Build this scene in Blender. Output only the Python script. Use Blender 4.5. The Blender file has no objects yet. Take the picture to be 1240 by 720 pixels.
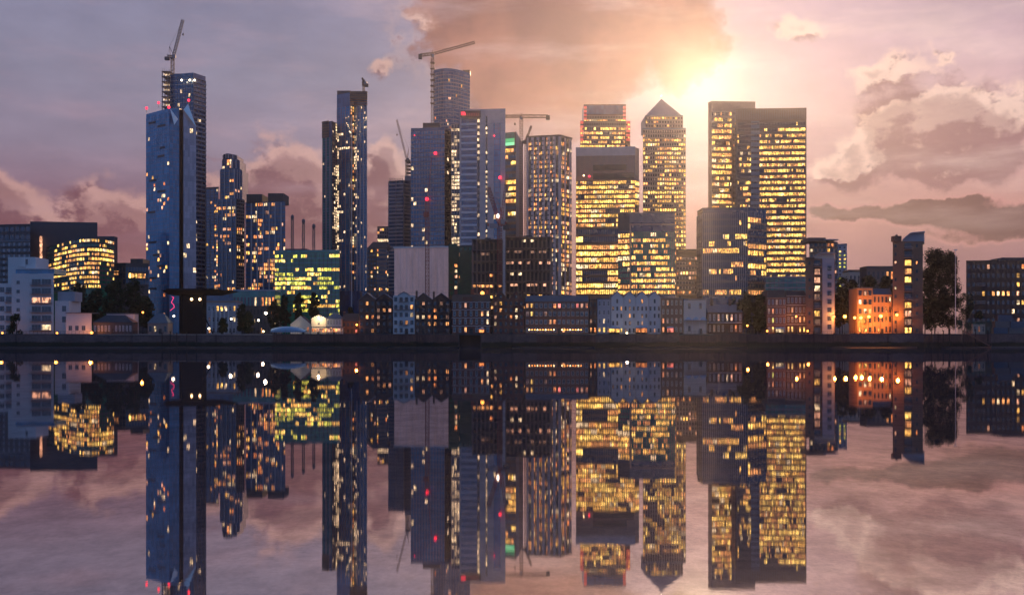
import bpy, math, random
from mathutils import Vector, Matrix
C = bpy.context.scene
col = C.collection
R = math.radians

# ---------------------------------------------------------------- camera
F, CX, HY, CH = 1360.0, 620.0, 416.0, 1.6      # focal length in photo pixels, centre column, horizon row, eye height
def X(px, Y): return (px - CX) / F * Y
def Z(py, Y): return CH + (HY - py) / F * Y
cam_d = bpy.data.cameras.new('camera')
cam = bpy.data.objects.new('camera', cam_d); col.objects.link(cam)
cam_d.sensor_width = 36; cam_d.lens = 36 * F / 1240.0
cam_d.shift_y = (HY - 360) / 1240.0
cam_d.clip_start = 0.1; cam_d.clip_end = 9000
cam.location = (0, 0, CH); cam.rotation_euler = (R(90), 0, 0)
C.camera = cam

# ---------------------------------------------------------------- sun
SUN_AZ = math.atan((847 - CX) / F)
SUN_EL = math.atan((HY - 100) / F * math.cos(SUN_AZ))
sun_dir = Vector((math.sin(SUN_AZ) * math.cos(SUN_EL), math.cos(SUN_AZ) * math.cos(SUN_EL), math.sin(SUN_EL)))
sd = bpy.data.lights.new('sun', 'SUN'); sun = bpy.data.objects.new('sun', sd); col.objects.link(sun)
sd.energy = 1.25; sd.angle = R(0.6); sd.color = (1.0, 0.58, 0.30)
sun.rotation_euler = sun_dir.to_track_quat('Z', 'Y').to_euler()
sun.location = sun_dir * 500

# ---------------------------------------------------------------- view
C.view_settings.view_transform = 'Standard'; C.view_settings.look = 'None'
C.view_settings.gamma = 1; C.view_settings.use_curve_mapping = False; C.view_settings.exposure = 0.08
C.cycles.use_denoising = True
C.cycles.max_bounces = 5; C.cycles.diffuse_bounces = 2; C.cycles.glossy_bounces = 3
C.cycles.transmission_bounces = 2; C.cycles.volume_bounces = 0; C.cycles.transparent_max_bounces = 4
C.cycles.sample_clamp_indirect = 2.0; C.cycles.caustics_reflective = False; C.cycles.caustics_refractive = False
C.cycles.use_adaptive_sampling = True; C.cycles.adaptive_threshold = 0.02

def lin(c):
    c = c / 255.0
    return c / 12.92 if c <= 0.04045 else ((c + 0.055) / 1.055) ** 2.4
def rgb(r, g, b): return (lin(r), lin(g), lin(b), 1.0)

# ---------------------------------------------------------------- sky
class NB:
    """small node-building helper"""
    def __init__(s, tree): s.t = tree; s.n = tree.nodes; s.l = tree.links
    def put(s, sock, v):
        if v is None: return
        if isinstance(v, bpy.types.NodeSocket): s.l.new(v, sock)
        else: sock.default_value = v
    def m(s, op, a, b=None, c=None, clamp=False):
        n = s.n.new('ShaderNodeMath'); n.operation = op; n.use_clamp = clamp
        for i, v in enumerate((a, b, c)): s.put(n.inputs[i], v)
        return n.outputs[0]
    def v(s, op, a, b=None):
        n = s.n.new('ShaderNodeVectorMath'); n.operation = op
        s.put(n.inputs[0], a)
        if b is not None: s.put(n.inputs[1], b)
        return n.outputs['Value'] if op in ('DOT_PRODUCT', 'LENGTH') else n.outputs[0]
    def comb(s, x, y, z=0.0):
        n = s.n.new('ShaderNodeCombineXYZ')
        for i, v in enumerate((x, y, z)): s.put(n.inputs[i], v)
        return n.outputs[0]
    def sstep(s, x, a, b, lo=0.0, hi=1.0):
        n = s.n.new('ShaderNodeMapRange'); n.interpolation_type = 'SMOOTHSTEP'
        s.put(n.inputs[0], x); n.inputs[1].default_value = a; n.inputs[2].default_value = b
        n.inputs[3].default_value = lo; n.inputs[4].default_value = hi
        return n.outputs[0]
    def mix(s, f, a, b, mode='MIX'):
        n = s.n.new('ShaderNodeMix'); n.data_type = 'RGBA'; n.blend_type = mode
        s.put(n.inputs[0], f); s.put(n.inputs[6], a); s.put(n.inputs[7], b)
        return n.outputs[2]
    def noise(s, vec, scale, detail=6, rough=0.55, dist=0.0, color=False):
        n = s.n.new('ShaderNodeTexNoise'); s.put(n.inputs['Vector'], vec)
        n.inputs['Scale'].default_value = scale; n.inputs['Detail'].default_value = detail
        n.inputs['Roughness'].default_value = rough; n.inputs['Distortion'].default_value = dist
        return n.outputs['Color' if color else 'Fac']
    def ramp(s, f, stops, interp='LINEAR'):
        n = s.n.new('ShaderNodeValToRGB'); s.put(n.inputs[0], f); cr = n.color_ramp; cr.interpolation = interp
        while len(cr.elements) < len(stops): cr.elements.new(0.5)
        for e, (p, c) in zip(cr.elements, stops): e.position = p; e.color = c
        return n.outputs[0]

def AE(px, py):
    az = math.atan((px - CX) / F)
    return az, math.atan((HY - py) / F * math.cos(az))

world = bpy.data.worlds.new('World'); C.world = world; world.use_nodes = True
world.cycles.sampling_method = 'MANUAL'; world.cycles.sample_map_resolution = 256
wt = world.node_tree; wt.nodes.clear(); W = NB(wt)
tc = wt.nodes.new('ShaderNodeTexCoord'); D = tc.outputs['Generated']
sx = wt.nodes.new('ShaderNodeSeparateXYZ'); W.put(sx.inputs[0], D)
az = W.m('ARCTAN2', sx.outputs[0], sx.outputs[1])
el = W.m('ARCSINE', sx.outputs[2])
elp = W.m('ABSOLUTE', el)
P0 = W.comb(az, elp, 0.0)

def ell(py): return math.atan((HY - py) / F) / 1.5708
rampL = W.ramp(W.m('DIVIDE', elp, 1.5708), [
    (ell(416), rgb(112, 74, 88)), (ell(330), rgb(146, 98, 104)), (ell(260), rgb(142, 106, 124)), (ell(190), rgb(146, 136, 158)),
    (ell(100), rgb(144, 144, 168)), (ell(0), rgb(136, 139, 168)), (0.45, rgb(84, 92, 140)), (0.8, rgb(50, 66, 112))])
rampR = W.ramp(W.m('DIVIDE', elp, 1.5708), [
    (ell(416), rgb(122, 88, 108)), (ell(320), rgb(150, 108, 120)), (ell(265), rgb(186, 136, 132)), (ell(200), rgb(200, 160, 162)),
    (ell(110), rgb(206, 176, 184)), (ell(0), rgb(186, 166, 186)), (0.45, rgb(110, 100, 140)), (0.8, rgb(50, 66, 112))])
base = W.mix(W.sstep(az, AE(400, 0)[0], AE(900, 0)[0]), rampL, rampR)
sdot = W.v('DOT_PRODUCT', D, tuple(sun_dir))
sang = W.m('ARCCOSINE', W.m('MINIMUM', sdot, 0.99999))
# the sun's aureole behind thin cloud
def expo(scale): return W.m('EXPONENT', W.m('MULTIPLY', sang, -1.0 / scale))
def gauss(scale):
    q = W.m('DIVIDE', sang, scale); return W.m('EXPONENT', W.m('MULTIPLY', W.m('MULTIPLY', q, q), -1.0))

# one shared warp of the direction gives every cloud its ragged edge
warpn = W.v('SUBTRACT', W.noise(P0, 15, 5, 0.62, color=True), (0.5, 0.5, 0.5))
Pw = W.v('ADD', P0, W.v('MULTIPLY', warpn, (0.075, 0.055, 0.0)))
fine = W.noise(W.v('MULTIPLY', P0, (1.0, 1.3, 1.0)), 24, 9, 0.60)
finer = W.m('SUBTRACT', fine, 0.5)
def blobs_at(Q, blobs, cap=1.1):
    """sum of soft lobes at photo directions: (column, row, half width, half height, weight)"""
    acc = 0.0
    for (px, py, rx, ry, wt_) in blobs:
        a, e = AE(px, py)
        n = wt.nodes.new('ShaderNodeVectorMath'); n.operation = 'MULTIPLY_ADD'; W.put(n.inputs[0], Q)
        n.inputs[1].default_value = (F / rx, F / ry, 0.0); n.inputs[2].default_value = (-a * F / rx, -e * F / ry, 0.0)
        acc = W.m('MULTIPLY_ADD', W.m('POWER', 0.36788, W.v('DOT_PRODUCT', n.outputs[0], n.outputs[0])), wt_, acc)
    return W.m('MINIMUM', acc, cap)
CUM = [
    (0, 255, 40, 34, 1.0), (-70, 262, 70, 46, 1.0), (118, 262, 44, 34, 1.0), (172, 262, 30, 34, .9),
    (345, 205, 46, 38, 1.1), (300, 240, 60, 30, .9), (395, 240, 60, 42, 1.0), (350, 285, 170, 30, .9),
    (468, 190, 22, 26, .8), (475, 255, 60, 60, .9), (476, 74, 20, 15, .85), (510, 20, 22, 16, .8),
    (1135, 150, 60, 44, 1.15), (1195, 162, 44, 38, 1.1), (1085, 168, 50, 30, .9), (1150, 185, 80, 22, .7),
    (1062, 88, 44, 17, .8), (1132, 72, 12, 8, .8), (1000, 205, 36, 20, .85), (1022, 180, 15, 12, .7),
    (967, 38, 28, 16, .75), (1330, 120, 60, 30, .8)]
c0 = blobs_at(Pw, CUM)
tos = W.v('SUBTRACT', (SUN_AZ, SUN_EL + 0.10, 0.0), P0)
nt = wt.nodes.new('ShaderNodeVectorMath'); nt.operation = 'NORMALIZE'; W.put(nt.inputs[0], tos)
step = W.v('MULTIPLY', W.v('ADD', nt.outputs[0], (0, 0.9, 0)), (0.012, 0.012, 0.0))
c1 = blobs_at(W.v('ADD', Pw, step), CUM)
fine1 = W.noise(W.v('MULTIPLY', W.v('ADD', P0, W.v('MULTIPLY', step, (0.45, 0.45, 0))), (1.0, 1.3, 1.0)), 24, 8, 0.60)
f0 = W.m('MULTIPLY_ADD', finer, 1.25, c0)
maskc = W.sstep(f0, 0.22, 0.66)
core = W.sstep(f0, 0.50, 1.1)
relief = W.m('ADD', W.m('MULTIPLY', W.m('SUBTRACT', c0, c1), 0.75), W.m('MULTIPLY', W.m('SUBTRACT', fine, fine1), 2.6))
lit_ = W.sstep(relief, -0.16, 0.42)
litc = W.m('ADD', W.m('MULTIPLY', lit_, W.m('SUBTRACT', 1.15, W.m('MULTIPLY', core, 0.70))), W.m('MULTIPLY', W.sstep(f0, 0.62, 0.34), 0.22), clamp=True)
warm = W.sstep(az, AE(150, 0)[0], AE(1000, 0)[0])
cshad = W.mix(warm, rgb(120, 72, 82), rgb(130, 88, 100))
cbright = W.mix(warm, rgb(206, 162, 154), rgb(242, 212, 196))
ccol = W.mix(W.sstep(litc, 0.08, 0.95), cshad, cbright)
low = W.sstep(elp, AE(620, 350)[1], AE(620, 280)[1])
sky = W.mix(W.m('MULTIPLY', W.m('MULTIPLY', maskc, 0.85), low), base, ccol)

# the broad orange sheet above the middle, and low dark banks
SHEET = [(600, 30, 90, 70, 1.0), (710, 50, 120, 90, 1.0), (640, 120, 90, 60, .8), (780, 10, 90, 60, .9), (550, -10, 50, 40, .8), (700, -70, 250, 60, .9)]
g0 = W.m('MULTIPLY_ADD', finer, 0.45, blobs_at(W.v('ADD', Pw, W.v('MULTIPLY', warpn, (0.09, 0.09, 0))), SHEET))
gm = W.sstep(g0, 0.22, 0.95)
gn = W.noise(W.v('ADD', P0, (5, 2, 1)), 11, 4, 0.6)
scol = W.mix(W.sstep(gn, 0.35, 0.68), rgb(124, 78, 78), rgb(172, 114, 98))
edge = W.m('MULTIPLY', W.sstep(g0, 0.28, 0.42), W.sstep(g0, 0.60, 0.45))
scol = W.mix(W.m('MULTIPLY', edge, 0.55), scol, rgb(240, 208, 190))
sky = W.mix(W.m('MULTIPLY', gm, 0.92), sky, scol)
BANK = [(1010, 252, 60, 10, .9), (1090, 256, 70, 12, 1.0), (1170, 262, 70, 14, 1.0), (1150, 242, 50, 6, .8), (1215, 268, 40, 14, 1.0), (1180, 288, 90, 8, .7),
    (1330, 262, 90, 18, 1), (140, 288, 160, 12, .6), (330, 300, 120, 12, .6), (250, 193, 60, 3, .5)]
b0 = W.m('MULTIPLY_ADD', finer, 1.15, blobs_at(W.v('ADD', P0, W.v('MULTIPLY', warpn, (0.10, 0.035, 0))), BANK))
bm = W.sstep(b0, 0.24, 0.80)
bcol = W.mix(W.sstep(b0, 0.5, 0.95), W.mix(warm, rgb(142, 100, 112), rgb(196, 140, 138)), W.mix(warm, rgb(92, 52, 66), rgb(88, 48, 62)))
sky = W.mix(W.m('MULTIPLY', bm, 0.95), sky, bcol)
# thin streaks high up
st = W.noise(W.v('MULTIPLY', W.v('ADD', P0, (1.3, 0.2, 0)), (1.0, 4.5, 1.0)), 5.5, 6, 0.6)
st = W.m('MULTIPLY', W.sstep(st, 0.46, 0.78), W.sstep(elp, 0.06, 0.16))
sky = W.mix(W.m('MULTIPLY', st, 0.5), sky, W.mix(warm, rgb(190, 160, 176), rgb(246, 222, 214)))
# large soft unevenness
un = W.noise(W.v('MULTIPLY', P0, (1, 2.4, 1)), 8, 6, 0.62)
sky = W.mix(1.0, sky, W.ramp(un, [(0.3, (0.72, 0.68, 0.70, 1)), (0.7, (1.0, 0.93, 0.93, 1))]), 'MULTIPLY')
# aureole
def add(colr, k):
    global sky
    n = W.v('MULTIPLY', W.comb(k, k, k), tuple(colr[:3])); sky = W.mix(1.0, sky, n, 'ADD')
add((1.0, 0.80, 0.42), W.m('MULTIPLY', gauss(0.030), 0.6))
add((1.0, 0.66, 0.34), W.m('MULTIPLY', gauss(0.075), 0.14))
add((1.0, 0.74, 0.60), W.m('MULTIPLY', gauss(0.16), 0.08))
# away from the sunset the sky is a plain deep blue dusk
fwd = W.v('DOT_PRODUCT', D, (0.12, 0.98, 0.15))
back = W.sstep(fwd, 0.80, 0.10)
nish = wt.nodes.new('ShaderNodeTexSky'); nish.sky_type = 'NISHITA'; nish.sun_disc = False
nish.sun_elevation = SUN_EL; nish.sun_rotation = SUN_AZ
bg1 = wt.nodes.new('ShaderNodeBackground'); W.put(bg1.inputs[0], sky); bg1.inputs[1].default_value = 1.0
bg3 = wt.nodes.new('ShaderNodeBackground'); bg3.inputs[0].default_value = (0.105, 0.19, 0.41, 1); bg3.inputs[1].default_value = 1.0
mxs = wt.nodes.new('ShaderNodeMixShader'); W.put(mxs.inputs[0], back); wt.links.new(bg1.outputs[0], mxs.inputs[1]); wt.links.new(bg3.outputs[0], mxs.inputs[2])
bg2 = wt.nodes.new('ShaderNodeBackground'); W.put(bg2.inputs[0], nish.outputs[0]); bg2.inputs[1].default_value = 0.002
ads = wt.nodes.new('ShaderNodeAddShader'); wt.links.new(mxs.outputs[0], ads.inputs[0]); wt.links.new(bg2.outputs[0], ads.inputs[1])
wo = wt.nodes.new('ShaderNodeOutputWorld'); wt.links.new(ads.outputs[0], wo.inputs['Surface'])

# ---------------------------------------------------------------- materials
MATS = {}
def mat(name, base, rough=0.7, var=0.25, scale=0.25, spec=0.5, metal=0.0, streak=False):
    if name in MATS: return MATS[name]
    m = bpy.data.materials.new(name); m.use_nodes = True; t = m.node_tree; N = NB(t)
    b = t.nodes['Principled BSDF']
    tcn = t.nodes.new('ShaderNodeTexCoord')
    v = tcn.outputs['Object']
    if streak: v = N.v('MULTIPLY', v, (1.0, 1.0, 0.15))
    n = N.noise(v, scale, 6, 0.65); n2 = N.noise(v, scale * 9, 3, 0.6)
    f = N.m('ADD', N.m('MULTIPLY', N.m('SUBTRACT', n, 0.5), 2.2 * var), N.m('ADD', N.m('MULTIPLY', N.m('SUBTRACT', n2, 0.5), 1.2 * var), 1.0))
    c = N.v('MULTIPLY', N.comb(f, f, f), tuple(base[:3]))
    t.links.new(c, b.inputs['Base Color'])
    b.inputs['Roughness'].default_value = rough; b.inputs['Metallic'].default_value = metal
    b.inputs['Specular IOR Level'].default_value = spec
    MATS[name] = m; return m
def brick(name, c1, c2):
    if name in MATS: return MATS[name]
    m = mat(name, c1, 0.85, 0.3, 0.8); t = m.node_tree; N = NB(t)
    b = t.nodes['Principled BSDF']; old = b.inputs['Base Color'].links[0].from_socket
    tcn = t.nodes.new('ShaderNodeTexCoord'); s = t.nodes.new('ShaderNodeSeparateXYZ'); N.put(s.inputs[0], tcn.outputs['Object'])
    br = t.nodes.new('ShaderNodeTexBrick'); N.put(br.inputs['Vector'], N.comb(N.m('ADD', s.outputs[0], s.outputs[1]), s.outputs[2]))
    br.inputs['Scale'].default_value = 2.0; br.inputs['Color1'].default_value = (*c1, 1); br.inputs['Color2'].default_value = (*c2, 1)
    br.inputs['Mortar'].default_value = (0.16, 0.14, 0.12, 1); br.inputs['Mortar Size'].default_value = 0.015
    t.links.new(N.mix(0.5, old, br.outputs[0]), b.inputs['Base Color'])
    return m
def glass(name, base, rough=0.12, spec=0.9, var=0.5, metal=0.0):
    """tinted curtain-wall glass: panes tilt and tint a little one from another"""
    if name in MATS: return MATS[name]
    m = bpy.data.materials.new(name); m.use_nodes = True; t = m.node_tree; N = NB(t); b = t.nodes['Principled BSDF']
    g = t.nodes.new('ShaderNodeNewGeometry')
    p = N.v('MULTIPLY', g.outputs['Position'], (0.45, 0.45, 0.26))
    wn = t.nodes.new('ShaderNodeTexWhiteNoise'); N.put(wn.inputs['Vector'], N.v('FLOOR', p))
    big = N.noise(N.v('MULTIPLY', g.outputs['Position'], (0.05, 0.05, 0.02)), 1.0, 4, 0.6)
    f = N.m('ADD', N.m('MULTIPLY', wn.outputs['Value'], var), N.m('ADD', N.m('MULTIPLY', big, 0.9), 0.35 - var / 2 + 0.2))
    t.links.new(N.v('MULTIPLY', N.comb(f, f, f), tuple(base[:3])), b.inputs['Base Color'])
    b.inputs['Roughness'].default_value = rough; b.inputs['Specular IOR Level'].default_value = spec
    b.inputs['IOR'].default_value = 1.6; b.inputs['Metallic'].default_value = metal
    MATS[name] = m; return m
def lit(name, c, strength, scale=0.9, lo=0.15):
    """a window with the room lights on: uneven, brighter where lamps hang"""
    if name in MATS: return MATS[name]
    m = bpy.data.materials.new(name); m.use_nodes = True; t = m.node_tree; N = NB(t); b = t.nodes['Principled BSDF']
    g = t.nodes.new('ShaderNodeNewGeometry')
    oi = t.nodes.new('ShaderNodeObjectInfo')
    p = N.v('MULTIPLY', g.outputs['Position'], (scale * 1.1, scale * 1.1, scale * 0.5))
    n = N.noise(p, 1.0, 2, 0.6)
    n2 = N.noise(N.v('MULTIPLY', g.outputs['Position'], (0.13, 0.13, 0.29)), 1.0, 1, 0.5)
    wn = t.nodes.new('ShaderNodeTexWhiteNoise'); N.put(wn.inputs['Vector'], N.v('FLOOR', N.v('MULTIPLY', g.outputs['Position'], (0.41, 0.05, 0.26))))
    f = N.m('ADD', lo, N.m('MULTIPLY', N.m('MULTIPLY', N.m('MULTIPLY_ADD', wn.outputs['Value'], 0.9, 0.5), N.m('MULTIPLY', N.sstep(n, 0.34, 0.66), N.sstep(n2, 0.25, 0.75, 0.5, 1.6))), 1.7))
    b.inputs['Base Color'].default_value = (0.03, 0.03, 0.03, 1); b.inputs['Roughness'].default_value = 0.2
    b.inputs['Emission Color'].default_value = (*c, 1)
    t.links.new(N.m('MULTIPLY', f, strength), b.inputs['Emission Strength'])
    m.cycles.emission_sampling = 'NONE'
    MATS[name] = m; return m
def glow(name, c, strength):
    if name in MATS: return MATS[name]
    m = bpy.data.materials.new(name); m.use_nodes = True; b = m.node_tree.nodes['Principled BSDF']
    b.inputs['Base Color'].default_value = (0.1, 0.1, 0.1, 1)
    b.inputs['Emission Color'].default_value = (*c, 1); b.inputs['Emission Strength'].default_value = strength
    m.cycles.emission_sampling = 'NONE'; MATS[name] = m; return m

lit('gold', (1.0, 0.50, 0.10), 1.5); lit('yellow', (1.0, 0.60, 0.13), 2.2); lit('amber', (1.0, 0.40, 0.12), 1.1)
lit('orange', (1.0, 0.30, 0.08), 1.1); lit('pale', (1.0, 0.68, 0.40), 1.1); lit('cream', (1.0, 0.70, 0.38), 1.2)
lit('peach', (1.0, 0.46, 0.26), 0.9); lit('lime', (0.80, 0.75, 0.10), 1.3); lit('rosy', (1.0, 0.22, 0.16), 0.9)
lit('sheet_glow', (1.0, 0.55, 0.45), 0.12, 0.05, 0.4); lit('dimwarm', (1.0, 0.5, 0.3), 0.25); lit('dimblue', (0.35, 0.5, 0.8), 0.12)
PAL = dict(office=['gold'] * 5 + ['yellow'] * 3 + ['amber'] * 3 + ['cream'], home=['amber', 'orange', 'gold', 'cream', 'peach'],
           warm=['peach', 'amber', 'cream', 'gold', 'orange'], lime=['lime', 'yellow', 'gold', 'lime'], pale=['pale', 'cream', 'pale'],
           rose=['peach', 'gold', 'amber', 'rosy', 'gold'])
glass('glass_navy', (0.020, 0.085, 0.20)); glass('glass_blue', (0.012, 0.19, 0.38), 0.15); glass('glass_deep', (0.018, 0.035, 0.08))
glass('glass_teal', (0.015, 0.20, 0.17)); glass('glass_green', (0.010, 0.19, 0.10)); glass('glass_bronze', (0.12, 0.065, 0.045))  # bronze glass, base warmed further to carry the low sun's bloom
glass('glass_violet', (0.42, 0.33, 0.38), 0.2); glass('glass_sky_reflect', (0.55, 0.85, 0.92), 0.25, var=.1); glass('glass_navy_light', (0.09, 0.17, 0.30))  # violet lifted for reflected glow, facet glass for reflected sky, both in base colour
mat('steel_white', (0.62, 0.62, 0.66), 0.5); mat('stone_pale', (0.58, 0.50, 0.50), 0.7); mat('stone_warm', (0.46, 0.29, 0.22), 0.7); mat('rib_pale', (0.82, 0.58, 0.52), 0.7)  # warm stone reddened to put the sun's bloom into its colour
mat('steel_grey', (0.27, 0.25, 0.28), 0.5); mat('steel_dark', (0.05, 0.05, 0.065), 0.5); mat('steel_bronze', (0.22, 0.13, 0.10), 0.5)  # bronze steel, its colour also warmed in place of the sun's bloom
mat('concrete', (0.32, 0.23, 0.20), 0.85, streak=True); mat('concrete_dark', (0.09, 0.085, 0.09), 0.85)
mat('render_white', (0.62, 0.61, 0.62), 0.8, 0.10, 0.3, streak=True); mat('render_cream', (0.62, 0.56, 0.48), 0.8, 0.12, 0.3, streak=True)
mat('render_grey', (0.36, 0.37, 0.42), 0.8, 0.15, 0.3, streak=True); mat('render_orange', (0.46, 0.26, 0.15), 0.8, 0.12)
brick('brick_brown', (0.13, 0.075, 0.06), (0.17, 0.10, 0.08)); brick('brick_red', (0.20, 0.07, 0.05), (0.25, 0.10, 0.07))
brick('brick_stock', (0.25, 0.13, 0.09), (0.18, 0.10, 0.075)); brick('brick_dark', (0.048, 0.028, 0.030), (0.06, 0.036, 0.034))
mat('slate', (0.10, 0.12, 0.15), 0.6, 0.35, 1.2); mat('tile_brown', (0.12, 0.07, 0.055), 0.8, 0.35, 1.5); mat('roof_felt', (0.06, 0.06, 0.07), 0.9)
mat('trim_white', (0.72, 0.72, 0.72), 0.6, 0.08); mat('trim_dark', (0.03, 0.03, 0.035), 0.5); mat('iron_black', (0.012, 0.012, 0.016), 0.9, spec=0.1)
mat('crane_red', (0.30, 0.06, 0.05), 0.6); mat('crane_grey', (0.13, 0.11, 0.12), 0.6); mat('crane_brown', (0.20, 0.10, 0.07), 0.6)
mat('sheeting', (0.72, 0.56, 0.54), 0.5, 0.45, 0.35, streak=True); mat('netting', (0.03, 0.11, 0.075), 0.9, 0.4, 0.5)
mat('canvas_blue', (0.22, 0.36, 0.50), 0.8, 0.15, 0.4); mat('canvas_white', (0.6, 0.62, 0.68), 0.8, 0.15, 0.4)
mat('leaf', (0.030, 0.050, 0.022), 0.8, 0.5, 0.3, 0.05); mat('leaf_dark', (0.018, 0.030, 0.018), 0.8, 0.5, 0.3, 0.05); mat('bark', (0.07, 0.05, 0.04), 0.9)
glass('pane_dark', (0.02, 0.03, 0.05), 0.1, 0.8); glass('pane_house', (0.035, 0.05, 0.07), 0.1, 0.8)
glow('red_lamp', (1.0, 0.02, 0.05), 3.5); glow('white_lamp', (1.0, 0.85, 0.62), 9.0); glow('sodium_lamp', (1.0, 0.33, 0.05), 6.0)
glow('warm_lamp', (1.0, 0.62, 0.28), 9.0); glow('red_dim', (1.0, 0.12, 0.08), 0.7); glow('red_sign', (1.0, 0.03, 0.06), 1.6); glow('red_sign_dim', (0.8, 0.03, 0.05), 0.25)
glow('neon_pink', (1.0, 0.04, 0.18), 2.0); glow('green_light', (0.10, 0.85, 0.30), 0.55); glow('green_bright', (0.30, 1.0, 0.50), 1.0)

# ---------------------------------------------------------------- mesh helpers
class MB:
    def __init__(s): s.v = []; s.f = []; s.mi = []; s.mats = []
    def mid(s, m):
        m = MATS[m] if isinstance(m, str) else m
        if m not in s.mats: s.mats.append(m)
        return s.mats.index(m)
    def poly(s, pts, m):
        k = len(s.v); s.v += [tuple(p) for p in pts]; s.f.append(tuple(range(k, k + len(pts)))); s.mi.append(s.mid(m))
    def hexa(s, b, t, m, bottom=True):
        """solid between two same-length rings (counter-clockwise from above)"""
        k = len(s.v); n = len(b); s.v += [tuple(p) for p in b] + [tuple(p) for p in t]; i = s.mid(m)
        for j in range(n):
            q = (j + 1) % n; s.f.append((k + j, k + q, k + n + q, k + n + j)); s.mi.append(i)
        s.f.append(tuple(range(k + n, k + 2 * n))); s.mi.append(i)
        if bottom: s.f.append(tuple(range(k + n - 1, k - 1, -1))); s.mi.append(i)
        return s
    def prism(s, pl, z0, z1, m):
        return s.hexa([(x, y, z0) for x, y in pl], [(x, y, z1) for x, y in pl], m)
    def box(s, x0, x1, y0, y1, z0, z1, m):
        return s.prism([(x0, y0), (x1, y0), (x1, y1), (x0, y1)], z0, z1, m)
    def along(s, A, B, u0, u1, o0, o1, z0, z1, m):
        """box on the line A->B (seen from the front, left to right): u along it in metres, o outwards"""
        dx, dy = B[0] - A[0], B[1] - A[1]; L = math.hypot(dx, dy); dx /= L; dy /= L; nx, ny = dy, -dx
        P = lambda u, o: (A[0] + dx * u + nx * o, A[1] + dy * u + ny * o)
        return s.prism([P(u0, o1), P(u1, o1), P(u1, o0), P(u0, o0)], z0, z1, m)
    def bar(s, a, b, w, m, n=4):
        a, b = Vector(a), Vector(b); d = b - a
        if d.length < 1e-6: return s
        d.normalize(); u = d.orthogonal().normalized() if abs(d.z) < 0.99 else Vector((1, 0, 0)); u = (Vector((0, 0, 1)).cross(d).normalized() if abs(d.z) < 0.99 else u)
        v = d.cross(u); w0, w1 = (w if isinstance(w, tuple) else (w, w))
        rb = [a + (u * math.cos(6.2832 * (i + .5) / n) + v * math.sin(6.2832 * (i + .5) / n)) * w0 * .7 for i in range(n)]
        rt = [b + (u * math.cos(6.2832 * (i + .5) / n) + v * math.sin(6.2832 * (i + .5) / n)) * w1 * .7 for i in range(n)]
        return s.hexa(rb, rt, m)
    def ball(s, c, r, m, n=8, sz=1.0):
        k = len(s.v); i = s.mid(m); rings = n // 2
        s.v.append((c[0], c[1], c[2] - r * sz))
        for a in range(1, rings):
            ph = math.pi * a / rings
            for b in range(n):
                th = 2 * math.pi * b / n; s.v.append((c[0] + r * math.sin(ph) * math.cos(th), c[1] + r * math.sin(ph) * math.sin(th), c[2] - r * sz * math.cos(ph)))
        s.v.append((c[0], c[1], c[2] + r * sz)); top = len(s.v) - 1
        for b in range(n):
            q = (b + 1) % n
            s.f.append((k, k + 1 + q, k + 1 + b)); s.mi.append(i)
            for a in range(rings - 2):
                o = k + 1 + a * n; s.f.append((o + b, o + q, o + n + q, o + n + b)); s.mi.append(i)
            o = k + 1 + (rings - 2) * n; s.f.append((o + b, o + q, top)); s.mi.append(i)
        return s
    def build(s, name, root=None, kind=None, bevel=0):
        if not s.f: return None
        loc = root.matrix_basis.translation.copy() if root is not None and root.parent is None else (Vector(root['wloc']) if root is not None else Vector((0, 0, 0)))
        me = bpy.data.meshes.new(name); me.from_pydata([tuple(Vector(p) - loc) for p in s.v], [], s.f)
        for m in s.mats: me.materials.append(m)
        me.polygons.foreach_set('material_index', s.mi); me.update()
        o = bpy.data.objects.new(name, me); col.objects.link(o)
        if root is not None: o.parent = root
        o['wloc'] = tuple(loc)
        if kind: o['kind'] = kind
        return o
def tag(o, label, cat, group=None, kind=None):
    if label: o['label'] = label
    if cat: o['category'] = cat
    if group: o['group'] = group
    if kind: o['kind'] = kind
    return o
def thing(name, label, cat, loc, group=None):
    o = bpy.data.objects.new(name, None); o.location = loc; o.empty_display_size = 1.0; col.objects.link(o)
    return tag(o, label, cat, group)
def clean(o):
    if 'wloc' in o.keys(): del o['wloc']

# ---------------------------------------------------------------- lit-window patterns
def Lp(p, pal='office', run=0.55, rowvar=0.7, regions=(), tops=0):
    """share of lit panes p; run = how strongly neighbours agree; regions override it in (u0,u1,v0,v1,p) boxes"""
    def fn(nr, nc, rng):
        out = []
        for r in range(nr):
            k = p * (1 - rowvar + 2 * rowvar * rng.random()); st = rng.random() < k; row = []; key = rng.choice(PAL[pal])
            for c in range(nc):
                u, v = (c + .5) / nc, (r + .5) / nr; kk = k
                for (u0, u1, v0, v1, pp) in regions:
                    if u0 <= u <= u1 and v0 <= v <= v1: kk = pp
                if rng.random() > run or kk <= 0.02 or kk >= .98: st = rng.random() < kk; 
                if rng.random() > run: key = rng.choice(PAL[pal])
                row.append(key if (st and kk > 0) else None)
            out.append(row)
        return out
    return fn

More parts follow.
